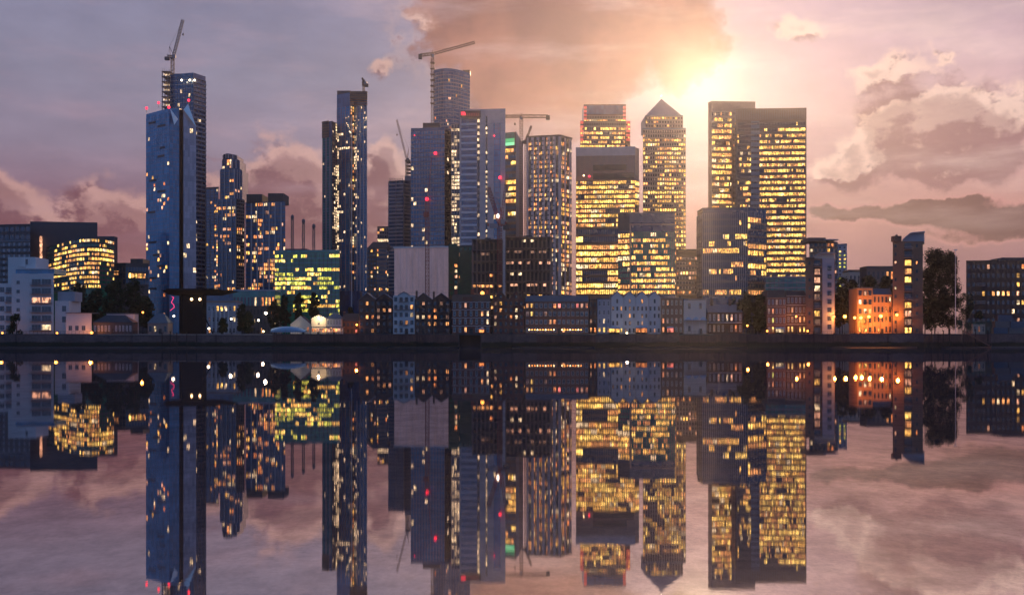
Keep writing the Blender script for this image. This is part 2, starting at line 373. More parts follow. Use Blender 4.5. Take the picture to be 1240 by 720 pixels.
PANES = {}
class Bldg:
    """one building: an Empty at its base, walls, floor bands, panes"""
    def __init__(s, name, label, cat, front, ytop, depth, wall, group=None, z0=5.0, seed=None, yref=None, top=None, wallname='wall'):
        """front = [(photo column, distance), ...] corners left to right"""
        s.pts = [(X(px, Y), Y) for px, Y in front]
        s.Y = yref or min(p[1] for p in s.pts)
        s.z1 = top if top is not None else Z(ytop, s.Y); s.z0 = z0; s.depth = depth
        s.root = thing(name, label, cat, (sum(p[0] for p in s.pts) / len(s.pts), s.Y, z0), group)
        (xa, ya), (xb, yb) = s.pts[0], s.pts[-1]
        kb = (yb + depth) / yb if xb < 0 else 1.0; ka = (ya + depth) / ya if xa > 0 else 1.0
        s.fp = s.pts + [(xb * kb - (.3 if xb < 0 else 0), yb + depth), (xa * ka + (.3 if xa > 0 else 0), ya + depth)]
        s.rng = random.Random(seed if seed is not None else label)
        m = MB(); m.prism(s.fp, z0, s.z1, wall); s.wall = m.build(wallname, s.root)
        s.cells = []; s.bands = {}
    def band(s, m, key='cladding'):
        return s.bands.setdefault(key, MB())
    def face(s, i, nc, nr, litfn=None, ytop=None, ybot=356, pane='pane_dark', mu=0.12, mb=0.18, mt=0.12, band=('steel_grey', 0.3), pier=('steel_grey', 0.5, 1),
             u0=0.0, u1=1.0, A=None, B=None, out=0.0, z1=None, z0=None, pw=None):
        A = A or s.pts[i]; B = B or s.pts[i + 1]
        L0 = math.hypot(B[0] - A[0], B[1] - A[1]); dx, dy = (B[0] - A[0]) / L0, (B[1] - A[1]) / L0
        A, B = (A[0] + dx * L0 * u0, A[1] + dy * L0 * u0), (A[0] + dx * L0 * u1, A[1] + dy * L0 * u1)
        L = L0 * (u1 - u0); nx, ny = dy, -dx
        z1 = z1 if z1 is not None else (Z(ytop, s.Y) if ytop is not None else s.z1 - 0.5)
        z0 = z0 if z0 is not None else Z(ybot, s.Y)
        w = L / nc; h = (z1 - z0) / nr
        pat = litfn(nr, nc, s.rng) if litfn else [[None] * nc for _ in range(nr)]
        cb = s.bands.setdefault('cladding', MB())
        if band:
            bm_, bo = band
            for r in range(nr + 1):
                zc = z1 - r * h; a = zc - (mt * h if r < nr else 0); b = zc + (mb * h if r > 0 else 0)
                if r == 0: b = zc + 0.02
                if r == nr: a = zc - 0.02
                cb.along(A, B, 0.003, L - 0.003, -0.02 + out, bo + out, a, b, bm_)
        if pier:
            pm, po, pk = pier; hw = pw if pw is not None else mu * w
            for c in range(0, nc + 1, pk):
                a, b = c * w - hw, c * w + hw
                a = max(a, 0.0); b = min(b, L)
                if b - a > 0.02: cb.along(A, B, a, b, -0.02 + out, po + out, z0 - 0.01, z1 + 0.01, pm)
        rz = math.atan2(dy, dx)
        pwid, phei = w * (1 - 2 * mu), h * (1 - mb - mt)
        for r in range(nr):
            zz = z1 - (r + 1) * h + mb * h
            for c in range(nc):
                u = (c + mu) * w
                s.cells.append((A[0] + dx * u + nx * (0.06 + out), A[1] + dy * u + ny * (0.06 + out), zz, rz, pwid, phei, pat[r][c] or pane, pat[r][c] is not None))
        return s
    def finish(s, limit=98, name='window'):
        cl = s.cells; loc = Vector(s.root.location)
        order = sorted(range(len(cl)), key=lambda i: (not cl[i][7], s.rng.random()))
        ind = order[:limit]; rest = order[limit:]
        if len(rest) < 4 and rest: ind += rest; rest = []
        for i in ind:
            x, y, z, rz, w, h, k, _ = cl[i]
            key = (round(w, 2), round(h, 2), k)
            me = PANES.get(key)
            if me is None:
                m = MB(); m.box(0, w, 0, 0.05, 0, h, k)
                me = bpy.data.meshes.new('window'); me.from_pydata(m.v, [], m.f); me.materials.append(MATS[k]); PANES[key] = me
            o = bpy.data.objects.new(name, me); col.objects.link(o); o.parent = s.root
            o.location = Vector((x, y, z)) - loc; o.rotation_euler = (0, 0, rz)
        if rest:
            m = MB()
            for i in rest:
                x, y, z, rz, w, h, k, _ = cl[i]; c_, s_ = math.cos(rz), math.sin(rz)
                P = lambda u, o: (x + c_ * u + s_ * -o * -1 * 0 + s_ * 0, y + s_ * u)
                a = (x, y); b = (x + c_ * w, y + s_ * w)
                m.poly([(a[0], a[1], z), (b[0], b[1], z), (b[0], b[1], z + h), (a[0], a[1], z + h)], k)
            m.build(name, s.root, 'stuff')
        for k, m in s.bands.items(): m.build(k, s.root)
        return s
    def roofbox(s, px0, px1, py0, m='steel_grey', name='roof_plant', dy=6, depth=12, py1=None):
        """plant room on the roof between two photo columns"""
        Y = s.Y + dy; mbx = MB(); mbx.box(X(px0, Y), X(px1, Y), Y, Y + depth, s.z1 - 0.3 if py1 is None else Z(py1, s.Y), Z(py0, s.Y), m); return mbx.build(name, s.root)
    def parapet(s, m='steel_grey', h=1.2, o=0.25):
        q = MB()
        for i in range(len(s.pts) - 1):
            A, B = s.pts[i], s.pts[i + 1]; L = math.hypot(B[0] - A[0], B[1] - A[1]); q.along(A, B, -0.1, L + 0.1, -0.4, o, s.z1 - 0.25, s.z1 + h, m)
        return q.build('parapet', s.root)
    def lamp(s, px, py, Yoff=-1.2, m='red_lamp', r=0.55, name='warning_light', label=None):
        Y = s.Y + Yoff; q = MB(); x, z = X(px, Y), Z(py, Y)
        q.ball((x, Y, z), r, m); q.bar((x, Y, z - r * 2.2), (x, Y, z - r * 0.8), 0.18, 'steel_dark'); q.bar((x, Y, z - r * 1.8), (x, Y + abs(Yoff) + .3, z - r * 1.8), 0.15, 'steel_dark')
        return q.build(name, s.root)

# ---------------------------------------------------------------- ground, water, river wall
YB = 450.0; G = Z(404, YB)         # river wall distance, land level
q = MB(); q.poly([(-1500, -500, 0), (1500, -500, 0), (1500, YB + 1, 0), (-1500, YB + 1, 0)], mat('water_mat', (0.05, 0.05, 0.06)))
wtr = q.build('water'); wtr['kind'] = 'structure'; clean(wtr)
wm = MATS['water_mat']; t = wm.node_tree; t.nodes.clear(); N = NB(t)
g = t.nodes.new('ShaderNodeNewGeometry'); pos = g.outputs['Position']
h1 = N.noise(N.v('MULTIPLY', pos, (1.0, 1.6, 1)), 1.1, 4, 0.62); h2 = N.noise(N.v('MULTIPLY', pos, (1.0, 1.5, 1)), 5.5, 6, 0.7)
bp = t.nodes.new('ShaderNodeBump'); bp.inputs['Strength'].default_value = 1.0; bp.inputs['Distance'].default_value = 0.00018
N.put(bp.inputs['Height'], N.m('ADD', h1, N.m('MULTIPLY', h2, 0.35)))
gl = t.nodes.new('ShaderNodeBsdfGlossy'); gl.inputs['Color'].default_value = (0.86, 0.79, 0.80, 1); gl.inputs['Roughness'].default_value = 0.001
N.put(gl.inputs['Normal'], bp.outputs[0])
df = t.nodes.new('ShaderNodeBsdfDiffuse'); mott = N.noise(N.v('MULTIPLY', pos, (1, .8, 1)), 1.6, 9, 0.75)
N.put(df.inputs['Color'], N.ramp(mott, [(0.3, (0.02, 0.02, 0.025, 1)), (0.7, (0.10, 0.09, 0.10, 1))]))
mx = t.nodes.new('ShaderNodeMixShader')
N.put(mx.inputs[0], N.sstep(N.noise(N.v('MULTIPLY', pos, (1, .6, 1)), 1.3, 12, 0.85), 0.34, 0.66, 0.50, 0.80))
t.links.new(df.outputs[0], mx.inputs[1]); t.links.new(gl.outputs[0], mx.inputs[2])
ot = t.nodes.new('ShaderNodeOutputMaterial'); t.links.new(mx.outputs[0], ot.inputs[0])

q = MB(); q.poly([(-1500, YB + .4, G), (1500, YB + .4, G), (1500, 1450, G), (-1500, 1450, G)], mat('earth', (0.07, 0.065, 0.06), 0.9, 0.3, 0.05))
gr = q.build('ground'); gr['kind'] = 'structure'; clean(gr)
# promenade and street behind the river wall, each a little above the ground sheet
for nm, y0, y1, dz, m in (('promenade', YB + 0.7, YB + 7.5, 0.004, mat('paving', (0.16, 0.15, 0.15), 0.85, 0.25, 1.0)),):
    q = MB(); q.poly([(-620, y0, G + dz), (620, y0, G + dz), (620, y1, G + dz), (-620, y1, G + dz)], m); o = q.build(nm); o['kind'] = 'structure'; clean(o)
q = MB()
q.box(-620, 620, 484, 484.2, G - .02, G + 0.13, 'concrete'); q.box(-620, 620, 492, 492.2, G - .02, G + 0.13, 'concrete')
o = q.build('kerb'); o['kind'] = 'structure'; clean(o)
q = MB(); q.poly([(-620, 484.2, G + .004), (620, 484.2, G + .004), (620, 492, G + .004), (-620, 492, G + .004)], mat('asphalt', (0.05, 0.05, 0.052), 0.85, 0.2, 0.6))
o = q.build('road'); o['kind'] = 'structure'; clean(o)
q = MB()
for i in range(200): q.poly([(-600 + i * 6, 488.0, G + .008), (-597 + i * 6, 488.0, G + .008), (-597 + i * 6, 488.15, G + .008), (-600 + i * 6, 488.15, G + .008)], 'trim_white')
o = q.build('road_marking'); o['kind'] = 'structure'; clean(o)

# river wall: sheet piling, cap, timber fenders, ladders, a dark culvert
mat('piling', (0.17, 0.085, 0.075), 0.75, 0.9, 0.35, streak=True); mat('wall_stone', (0.17, 0.11, 0.105), 0.85, 0.9, 0.12); mat('timber', (0.035, 0.026, 0.024), 0.9, 0.4, 0.8)
mat('silt', (0.035, 0.03, 0.03), 0.5, 0.4, 0.4)
rw = thing('river_wall', 'long dark river wall of ribbed sheet piling and stone below the waterfront houses', 'wall', (0, YB, 0))
rng = random.Random(5)
for nm_ in ('piling', 'wall_stone'):
    t_ = MATS[nm_].node_tree; N_ = NB(t_); bs = t_.nodes['Principled BSDF']; old = bs.inputs['Base Color'].links[0].from_socket
    g_ = t_.nodes.new('ShaderNodeNewGeometry'); sp_ = t_.nodes.new('ShaderNodeSeparateXYZ'); N_.put(sp_.inputs[0], g_.outputs['Position'])
    nz = N_.noise(N_.v('MULTIPLY', g_.outputs['Position'], (.25, 1, .6)), 1.0, 6, 0.7)
    tide = N_.sstep(N_.m('ADD', sp_.outputs[2], N_.m('MULTIPLY', N_.m('SUBTRACT', nz, .5), 2.6)), 1.9, 2.6)
    t_.links.new(N_.mix(tide, (0.022, 0.028, 0.018, 1), old), bs.inputs['Base Color'])
segs = [(-40, 118, 0, 'w'), (118, 330, -1, 'w'), (330, 556, 0, 'p'), (582, 650, 0, 'w'), (650, 722, -.6, 'p'), (722, 822, 0, 'w'), (822, 864, -.6, 'p'), (864, 1030, 0, 'p'), (1030, 1118, .4, 'w'), (1118, 1200, 0, 'p'), (1200, 1290, .3, 'w')]
for a, b, dz, k in segs:
    m = MB(); x0, x1 = X(a, YB), X(b, YB); top = G + dz * 0.5
    if k == 'p':
        n = int((x1 - x0) / 0.55); w = (x1 - x0) / n
        for i in range(n):
            o_ = 0.28 if (i // 1) % 2 else 0.0
            m.box(x0 + i * w, x0 + (i + 1) * w, YB - o_, YB + 0.6, -1.0, top - .35, 'piling')
        m.box(x0, x1, YB - 0.42, YB + 0.7, top - .35, top, 'concrete_dark')
        m.box(x0, x1, YB - 0.40, YB - 0.28, 1.6, 1.9, 'timber')
        m.build('sheet_piling', rw)
    else:
        m.box(x0, x1, YB, YB + .7, -1, top - .3, 'wall_stone')
        for r in range(6):
            zz = 0.1 + r * 0.75
            if zz < top - .8: m.box(x0, x1, YB - 0.05 - 0.012 * (r % 2), YB, zz, zz + 0.69, 'wall_stone')
        m.box(x0, x1, YB - 0.15, YB + .8, top - .3, top, 'concrete_dark')
        m.build('stone_wall', rw)
m = MB(); x0, x1 = X(556, YB), X(582, YB)
m.box(x0, x1, YB + 3, YB + 3.5, -1, G, 'timber'); m.box(x0, x1, YB, YB + 3, G - .5, G, 'concrete_dark'); m.box(x0 - .3, x0, YB - .2, YB + 3, -1, G + .2, 'concrete_dark'); m.box(x1, x1 + .3, YB - .2, YB + 3, -1, G + .2, 'concrete_dark')
m.build('dock_opening', rw)
m = MB()
for px in (20, 160, 262, 405, 505, 620, 690, 770, 905, 985, 1075, 1135):
    x = X(px, YB)
    for s_ in (-.25, .25): m.box(x + s_ - .04, x + s_ + .04, YB - .62, YB - .54, -.6, G + .9, 'iron_black')
    for r in range(14): m.box(x - .21, x + .21, YB - .61, YB - .57, -.3 + r * .35, -.26 + r * .35, 'iron_black')
for i, px in enumerate((20, 160, 262, 405, 505, 620, 690, 770, 905, 985, 1075, 1135)): pass
m.build('ladder', rw)
# foreshore of silt and stones at the foot of the wall
for (a, b, d) in ((-30, 330, 11), (330, 470, 5), (470, 556, 7), (620, 720, 8), (760, 905, 5), (1000, 1110, 9), (1140, 1260, 14)):
    m = MB(); xs = [X(a, YB) + (X(b, YB) - X(a, YB)) * i / 40 for i in range(41)]
    fr = [YB - 1.0 - d * math.sin(math.pi * i / 40) ** .5 * (0.6 + .4 * rng.random()) for i in range(41)]
    for i in range(40):
        m.poly([(xs[i], fr[i], -.05), (xs[i + 1], fr[i + 1], -.05), (xs[i + 1], YB - .3, .55), (xs[i], YB - .3, .55)], 'silt')
    o = m.build('foreshore'); o['kind'] = 'structure'; clean(o)
for i, px in enumerate((196, 206, 214, 226, 238, 1128, 1142, 1150, 1166, 1181, 1196)):
    Y = YB - 1.6 - (i % 3) * .5; x = X(px, Y)
    m = MB(); m.bar((x, Y, -1.5), (x + .1, Y, G + (.4 if i < 5 else 1.2) + (i % 2) * .5), (.32, .26), 'timber', 8); m.box(x - .3, x + .3, Y - .3, Y + .3, G + .3 + (i % 2) * .5 + (0 if i < 5 else .8), G + .5 + (i % 2) * .5 + (0 if i < 5 else .8), 'iron_black')
    o = m.build('mooring_post'); clean(o)
    if i < 5: tag(o, 'dark timber mooring post standing in the water below the black canopy', 'mooring post', 'mooring posts below the canopy')
    else: tag(o, 'dark timber mooring post standing in the water by the sloping gangway', 'mooring post', 'mooring posts by the gangway')

# ================================================================ TOWERS, left to right
B = Bldg
# --- blue glass tower with folded top
def folded_tower():
    Y = 700; t = thing('glass_tower', 'blue glass tower with folded pointed crown and pale grey panel down its right edge', 'tower', (X(207, Y), Y, G))
    b = B.__new__(B); b.Y = Y; b.root = t; b.cells = []; b.bands = {}; b.rng = random.Random(3); b.z0 = G
    p = [(X(177, 716), 716), (X(205, 700), 700), (X(217, 706), 706), (X(221, 716), 716), (X(222, 706), 706), (X(237.5, 712), 712)]
    b.pts = p; z = [Z(132, Y), Z(131, Y), Z(129, Y), Z(126, Y), Z(130, Y), Z(147, Y)]; zt = Z(122, Y)
    bk = [(X(237.5, 745) - .3, 745), (X(231, 740), 745), (X(190, 740), 745), (X(177, 716) - 0.5, 740)]
    zb = [Z(140, Y), zt, Z(123, Y), Z(131, Y)]
    m = MB(); ring = p + bk; zz = z + zb; n = len(ring)
    for i in range(n):
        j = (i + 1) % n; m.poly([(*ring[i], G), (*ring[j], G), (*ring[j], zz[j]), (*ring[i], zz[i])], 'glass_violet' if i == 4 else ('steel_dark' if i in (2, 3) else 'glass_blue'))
    cx, cy = X(207, 722), 722
    for i in range(n):
        j = (i + 1) % n; m.poly([(*ring[i], zz[i]), (*ring[j], zz[j]), (cx, cy, Z(127, Y))], 'glass_navy')
    m.build('wall', t)
    m = MB()   # the folded facets, the bright sky's reflection put into their pale base colour
    m.poly([(X(206, 698.5), 698.5, Z(132, Y)), (X(211, 698.5), 698.5, Z(152, Y)), (X(216.5, 705), 703.5, Z(143, Y))], 'glass_sky_reflect')
    m.poly([(X(222, 704), 704.5, Z(131, Y)), (X(237, 709), 710, Z(150, Y)), (X(231.5, 716), 709, Z(122, Y))], 'glass_sky_reflect')
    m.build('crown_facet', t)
    # floors and glazing
    rgn = [(0, .28, .37, 1, .28), (.28, .55, 0, 1, .03), (.5, .85, .3, .85, .18), (.85, 1, 0, 1, .02), (0, 1, 0, .3, .02)]
    b.face(0, 12, 52, Lp(.1, 'home', .35, .9, rgn), z1=Z(137, Y), ybot=388, pane='glass_blue', mu=.05, mb=.10, mt=.10, band=('glass_navy_light', .10), pier=('glass_navy_light', .12, 1))
    b.face(1, 3, 44, None, z1=Z(152, Y), ybot=388, pane='glass_blue', mu=.05, mb=.10, mt=.10, band=('glass_navy_light', .10), pier=('glass_navy_light', .12, 1))
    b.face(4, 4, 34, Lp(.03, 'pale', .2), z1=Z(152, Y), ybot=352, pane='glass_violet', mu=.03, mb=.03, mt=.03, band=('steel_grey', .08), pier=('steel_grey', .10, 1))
    r = random.Random(4); A, Bp = p[0], p[1]
    L = math.hypot(Bp[0] - A[0], Bp[1] - A[1])
    for (u, w, py) in ((.12, .3, 143), (.5, .34, 149), (.6, .22, 176), (.5, .3, 186), (.15, .3, 214), (.5, .34, 229), (.1, .3, 253), (.12, .34, 290), (.3, .28, 306), (.5, .3, 320), (.15, .3, 334), (.16, .3, 347)):
        m = MB(); m.along(A, Bp, u * L, (u + w) * L, 0, .22, Z(py + 2.6, Y), Z(py, Y), 'trim_dark'); m.build('louvre', t)
    b.finish()
    for px, py, yy in ((177.5, 131, 716), (192, 124.5, 738), (204.5, 130, 699), (228.5, 121.5, 738)):
        q = MB(); q.ball((X(px, yy), yy, Z(py, yy)), .9, 'red_lamp'); q.bar((X(px, yy), yy, Z(py, yy) - 3), (X(px, yy), yy, Z(py, yy) - .5), .2, 'steel_dark'); q.build('warning_light', t)
    # neon squiggle near the base
    m = MB(); pts = [(208, 359), (210.5, 360), (209, 363), (207.5, 366), (210.5, 369), (211, 372), (208.5, 374), (206, 376)]
    for a, c in zip(pts, pts[1:]): m.bar((X(a[0], 698), 698, Z(a[1], 698)), (X(c[0], 698), 698, Z(c[1], 698)), .22, 'neon_pink')
    m.build('neon_sign', t)
folded_tower()

# --- tower behind it
b = B('glass_tower', 'slim navy tower with open concrete top floors, rising behind the folded blue tower', 'tower', [(205.5, 806), (234, 800), (249, 812)], 88, 34, 'glass_navy')
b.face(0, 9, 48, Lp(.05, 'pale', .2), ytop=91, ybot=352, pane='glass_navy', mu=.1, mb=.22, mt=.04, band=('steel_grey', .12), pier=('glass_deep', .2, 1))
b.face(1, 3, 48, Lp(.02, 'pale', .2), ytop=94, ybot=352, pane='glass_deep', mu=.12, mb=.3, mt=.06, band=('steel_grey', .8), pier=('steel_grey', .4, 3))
b.finish(); b.roofbox(212, 230, 86, 'steel_dark', dy=8)
m = MB(); Yc = 803
for r in range(14):
    z = Z(86, Yc) - r * 3.6 + 0.0; m.box(X(195.5, Yc), X(206, Yc), Yc, Yc + 16, z - .35, z, 'concrete')
    if r < 13:
        for px in (195.8, 199, 202.4, 205.4):
            m.box(X(px, Yc), X(px, Yc) + .5, Yc + .3, Yc + .8, z - 3.6, z - .35, 'concrete')
m.box(X(197, Yc), X(205, Yc), Yc + 8, Yc + 14, Z(112, Yc), Z(87, Yc), 'concrete')
m.box(X(195.5, Yc), X(206, Yc), Yc, Yc + 30, G, Z(86, Yc) - 13 * 3.6 - .35, 'concrete')
m.build('open_floors', b.root)
m = MB()
for r in range(13):
    for px in (197.3, 200.7, 203.8):
        if (r * 7 + int(px)) % 3: m.box(X(px, Yc) - .7, X(px, Yc) + .7, Yc + 4, Yc + 4.2, Z(86, Yc) - r * 3.6 - 2.4, Z(86, Yc) - r * 3.6 - 1.2, 'pale')
m.build('work_light', b.root, 'stuff')
for px in (220, 229.8, 235.8): b.lamp(px, 97.2, -1.2, 'white_lamp', .7, 'flood_light')
m = MB()
for px in (196, 198, 200.5, 204): m.bar((X(px, Yc), Yc + 2, Z(86, Yc)), (X(px, Yc), Yc + 2, Z(82 + (px * 3) % 3, Yc)), .15, 'crane_grey')
m.build('reinforcing_bar', b.root)

def lattice(m, a, b, w, n, mt, tri=False, mem=0.16):
    """open lattice boom from a to b, square section w"""
    a, b = Vector(a), Vector(b); d = (b - a); L = d.length; d.normalize()
    u = Vector((1, 0, 0)) if abs(d.x) < 0.8 else Vector((0, 0, 1)); v = d.cross(u).normalized(); u = v.cross(d).normalized()
    cs = [(u * sx + v * sy) * w / 2 for sx, sy in ((-1, -1), (1, -1), (1, 1), (-1, 1))]
    for c in cs: m.bar(a + c, b + c, mem, mt)
    for i in range(n):
        p, q_ = a + d * L * i / n, a + d * L * (i + 1) / n
        for k in range(4):
            c0, c1 = cs[k], cs[(k + 1) % 4]
            m.bar(p + c0, q_ + c1, mem * .6, mt) if i % 2 else m.bar(p + c1, q_ + c0, mem * .6, mt)
            m.bar(p + c0, p + c1, mem * .6, mt)
def luffing(label, Y, mast, pyb, cab, tip, tail, apex, mt='crane_grey', w=2.0, mem=.28, loads=None):
    """luffing crane: mast column and foot row, cab, jib tip, tail of the counter-jib, top of the A-frame (all photo pixels)"""
    t = thing('tower_crane', label, 'crane', (X(mast, Y), Y, Z(pyb, Y)))
    P = lambda px, py, o=0: (X(px, Y), Y + o, Z(py, Y))
    m = MB(); lattice(m, P(mast, pyb), P(mast, cab[1] + 3), w, max(4, int((pyb - cab[1]) / 3)), mt, mem=mem); m.build('mast', t)
    m = MB(); lattice(m, P(cab[0], cab[1]), P(*tip), w * .8, 22, mt, mem=mem * .8); m.build('jib', t)
    m = MB(); lattice(m, P(cab[0], cab[1] + 1), P(*tail), w * .9, 5, mt, mem=mem); m.build('counter_jib', t)
    m = MB(); x, y, z = P(*tail); m.box(x - 1.6, x + 1.6, y - 1.3, y + 1.3, z - 2.6, z - .4, 'concrete_dark'); m.build('counterweight', t)
    m = MB(); x, y, z = P(mast, cab[1] + 2); m.prism([(x + 1.3 * math.cos(i * .785), y + 1.3 * math.sin(i * .785)) for i in range(8)], z - 1.2, z + .4, mt)
    m.box(x + .6, x + 2.6, y - 2.2, y - .6, z - .6, z + 1.6, 'steel_grey'); m.build('cab', t)
    m = MB(); m.bar(P(cab[0] + .5, cab[1]), P(*apex), mem, mt); m.bar(P((cab[0] + tail[0]) / 2, (cab[1] + tail[1]) / 2), P(*apex), mem, mt); m.build('frame', t)
    m = MB(); m.bar(P(*apex), P(*tip), .09, mt); m.bar(P(*apex), P(*tail), .09, mt)
    hx, hy = tip[0] + .3, tip[1] + (pyb - tip[1]) * .25; m.bar(P(*tip), P(hx, hy), .07, mt); m.build('cable', t)
    m = MB(); x, y, z = P(hx, hy); m.box(x - .5, x + .5, y - .3, y + .3, z - 1.4, z, mt); m.build('hook', t)
    return t
luffing('grey luffing crane steeply raised on top of the leftmost tall tower', 806, 209, 91, (210.2, 68), (221.5, 24), (202.5, 68.5), (205.3, 56.5))

# --- slab tower and ribbed towers
b = B('apartment_tower', 'plain dark blue slab tower between the folded tower and the ribbed stepped tower', 'tower', [(249.5, 900), (264.5, 896)], 228, 26, 'glass_navy')
b.face(0, 6, 34, Lp(.05, 'warm', .3, .8, [(.75, 1, .1, 1, .55)]), ybot=352, pane='glass_navy', mu=.12, mb=.2, mt=.05, band=('glass_deep', .2), pier=('steel_dark', .3, 2)); b.parapet('steel_dark'); b.finish()
b = B('apartment_tower', 'stepped residential tower with pale vertical ribs and a narrow dark top block', 'tower', [(264, 805), (286, 800), (295.5, 808)], 240, 26, 'glass_navy')
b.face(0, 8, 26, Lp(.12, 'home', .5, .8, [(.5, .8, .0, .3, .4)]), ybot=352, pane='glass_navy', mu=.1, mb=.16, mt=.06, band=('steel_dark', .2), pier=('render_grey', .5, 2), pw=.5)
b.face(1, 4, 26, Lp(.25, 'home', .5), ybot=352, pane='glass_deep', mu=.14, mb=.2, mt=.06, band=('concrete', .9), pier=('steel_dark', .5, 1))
up = b.z1
def tier(b, x0, x1, x2, ytop, zb, nc, nr, litf, y=(805, 800, 808), depth=20, wall='glass_navy', pane='glass_navy', name='upper_storeys', band=('steel_dark', .2), pier=('stone_pale', .5, 2), mb=.16):
    pts = [(X(x0, y[0]), y[0] + 2), (X(x1, y[1]), y[1] + 2), (X(x2, y[2]), y[2] + 2)]
    m = MB(); zt = Z(ytop, b.Y); m.prism(pts + [(pts[2][0], pts[2][1] + depth), (pts[0][0], pts[0][1] + depth)], zb - .3, zt, wall); m.build(name, b.root)
    b.face(0, nc, nr, litf, A=pts[0], B=pts[1], z1=zt - .6, z0=zb, pane=pane, mu=.1, mb=mb, mt=.06, band=band, pier=pier)
    b.face(0, max(2, nc // 2), nr, litf, A=pts[1], B=pts[2], z1=zt - .6, z0=zb, pane=pane, mu=.1, mb=mb, mt=.06, band=band, pier=(pier[0], pier[1], 1))
    return zt
z_ = tier(b, 266, 283, 292, 203, up, 6, 9, Lp(.1, 'home', .5, .8, [(.4, 1, .4, 1, .4)]))
z_ = tier(b, 268.5, 280, 289, 191, z_, 4, 3, Lp(.12, 'home', .3))
z_ = tier(b, 269.5, 275, 286, 185, z_, 3, 2, None, pane='glass_deep')
b.finish()
b = B('apartment_tower', 'twin-topped residential tower with pale ribs and a notch between its two dark roof blocks', 'tower', [(297.5, 764), (345.5, 760)], 244, 26, 'glass_navy')
b.face(0, 20, 22, Lp(.2, 'home', .5, .7, [(.2, .4, .2, 1, .5), (.55, .9, .1, .6, .25), (.45, .7, .6, 1, .5)]), ybot=352, pane='glass_navy', mu=.12, mb=.16, mt=.08, band=('steel_dark', .2), pier=('render_grey', .55, 3), pw=.45); b.finish()
for a, c, yt in ((298.5, 317.5, 235), (324.5, 343.5, 234)):
    m = MB(); m.box(X(a, 762), X(c, 762), 762, 780, b.z1 - .3, Z(yt, 762), 'concrete_dark')
    for i in range(9): m.box(X(a, 762) + (i + .3) * 1.18, X(a, 762) + (i + .7) * 1.18, 761.7, 762, b.z1, Z(yt, 762) - .8, 'steel_dark')
    m.build('roof_block', b.root)
b = B('office_block', 'low dark green glass office with rows of yellow lit rooms, three thin masts behind it', 'office', [(333, 645), (411.5, 640)], 304, 30, 'glass_green')
b.face(0, 32, 14, Lp(.45, 'lime', .5, .5, [(0, 1, 0, .12, .15), (0, .1, 0, .4, .1), (.0, .75, .30, .55, .8), (.75, 1, .3, .55, .35), (.3, .7, .18, .3, .7), (0, .4, .62, 1, .1), (.4, .5, .5, .9, .7), (.55, 1, .78, .88, .65)]), ytop=307, ybot=384, pane='glass_green', mu=.06, mb=.2, mt=.14, band=('glass_teal', .35), pier=('glass_deep', .45, 2)); b.parapet('glass_teal', .8); b.finish()
b.roofbox(345, 372, 300, 'steel_dark')
for i, (px, py, w_) in enumerate(((354, 261, 'left'), (367.5, 266, 'middle'), (380, 272, 'right'))):
    Y = 690; t = thing('lattice_mast', f'thin dark lattice mast with bulbous head above the green office, {w_} one of three', 'mast', (X(px, Y), Y, G), 'masts behind the green office')
    m = MB(); a = (X(px, Y), Y, G); c = (X(px, Y), Y, Z(py + 3, Y)); lattice(m, a, c, 1.2, 26, 'crane_grey', mem=.3); m.build('mast', t)
    m = MB(); m.ball((X(px, Y), Y, Z(py + 2.2, Y)), 1.1, 'crane_grey', 8, 1.6); m.bar((X(px, Y), Y, Z(py + 1, Y)), (X(px, Y), Y, Z(py - 2, Y)), .12, 'crane_grey'); m.build('head', t)
    m = MB(); m.bar((X(px, Y), Y, Z(py + 3, Y)), (X(px - 4, Y), Y, Z(303, Y)), .07, 'crane_grey'); m.build('stay', t)

# --- pair of very tall dark towers
b = B('apartment_tower', 'dark navy tower under construction with glittering vertical strip, tallest of the pair left of centre', 'tower', [(408, 858), (424, 850), (428.5, 855), (444.5, 850)], 112, 30, 'glass_navy')
st_ = dict(ybot=352, mu=.14, mb=.14, mt=.05)
b.face(0, 6, 64, Lp(.02, 'pale', .2, .8, [(0, .2, .12, 1, .9)]), ytop=128, pane='glass_blue', band=('glass_navy_light', .15), pier=('steel_grey', .3, 2), pw=.3, **st_)
b.face(1, 2, 64, Lp(.15, 'warm', .2, .8, [(0, 1, 0, .45, .7)]), ytop=128, pane='glass_deep', band=('steel_dark', .2), pier=('steel_dark', .4, 1), **st_)
b.face(2, 8, 64, Lp(.03, 'pale', .3, .8, [(0, .25, .0, .5, .6), (.0, .25, .5, 1, .2), (.8, 1, 0, .2, .3)]), ytop=128, pane='glass_blue', band=('glass_navy', .3), pier=('render_grey', .35, 2), pw=.38, **st_)
b.finish()
m = MB(); Yc = 849
m.box(X(408, 860), X(424, 860), 861, 880, b.z1 - .2, Z(109.5, 860), 'concrete_dark'); m.build('roof_block', b.root)
m = MB()
for r in range(6):
    z = Z(112, Yc) - r * 1.8; m.box(X(424, Yc) - .2, X(445.4, Yc), Yc - 1.6, Yc - .05, z - .3, z, 'crane_brown')
m.box(X(424, Yc), X(445, Yc), Yc - 1.2, Yc - .8, Z(120, Yc), Z(111, Yc), 'concrete_dark')
for px in range(425, 446, 3): m.bar((X(px, Yc), Yc - 1.4, Z(122, Yc)), (X(px, Yc), Yc - 1.4, Z(110, Yc)), .18, 'crane_brown')
m.build('safety_screen', b.root)
m = MB(); m.along(b.pts[1], b.pts[2], .9, 1.3, .2, .9, Z(395, Yc), Z(140, Yc), 'steel_white'); m.build('hoist_track', b.root)
m = MB(); rr = random.Random(8)
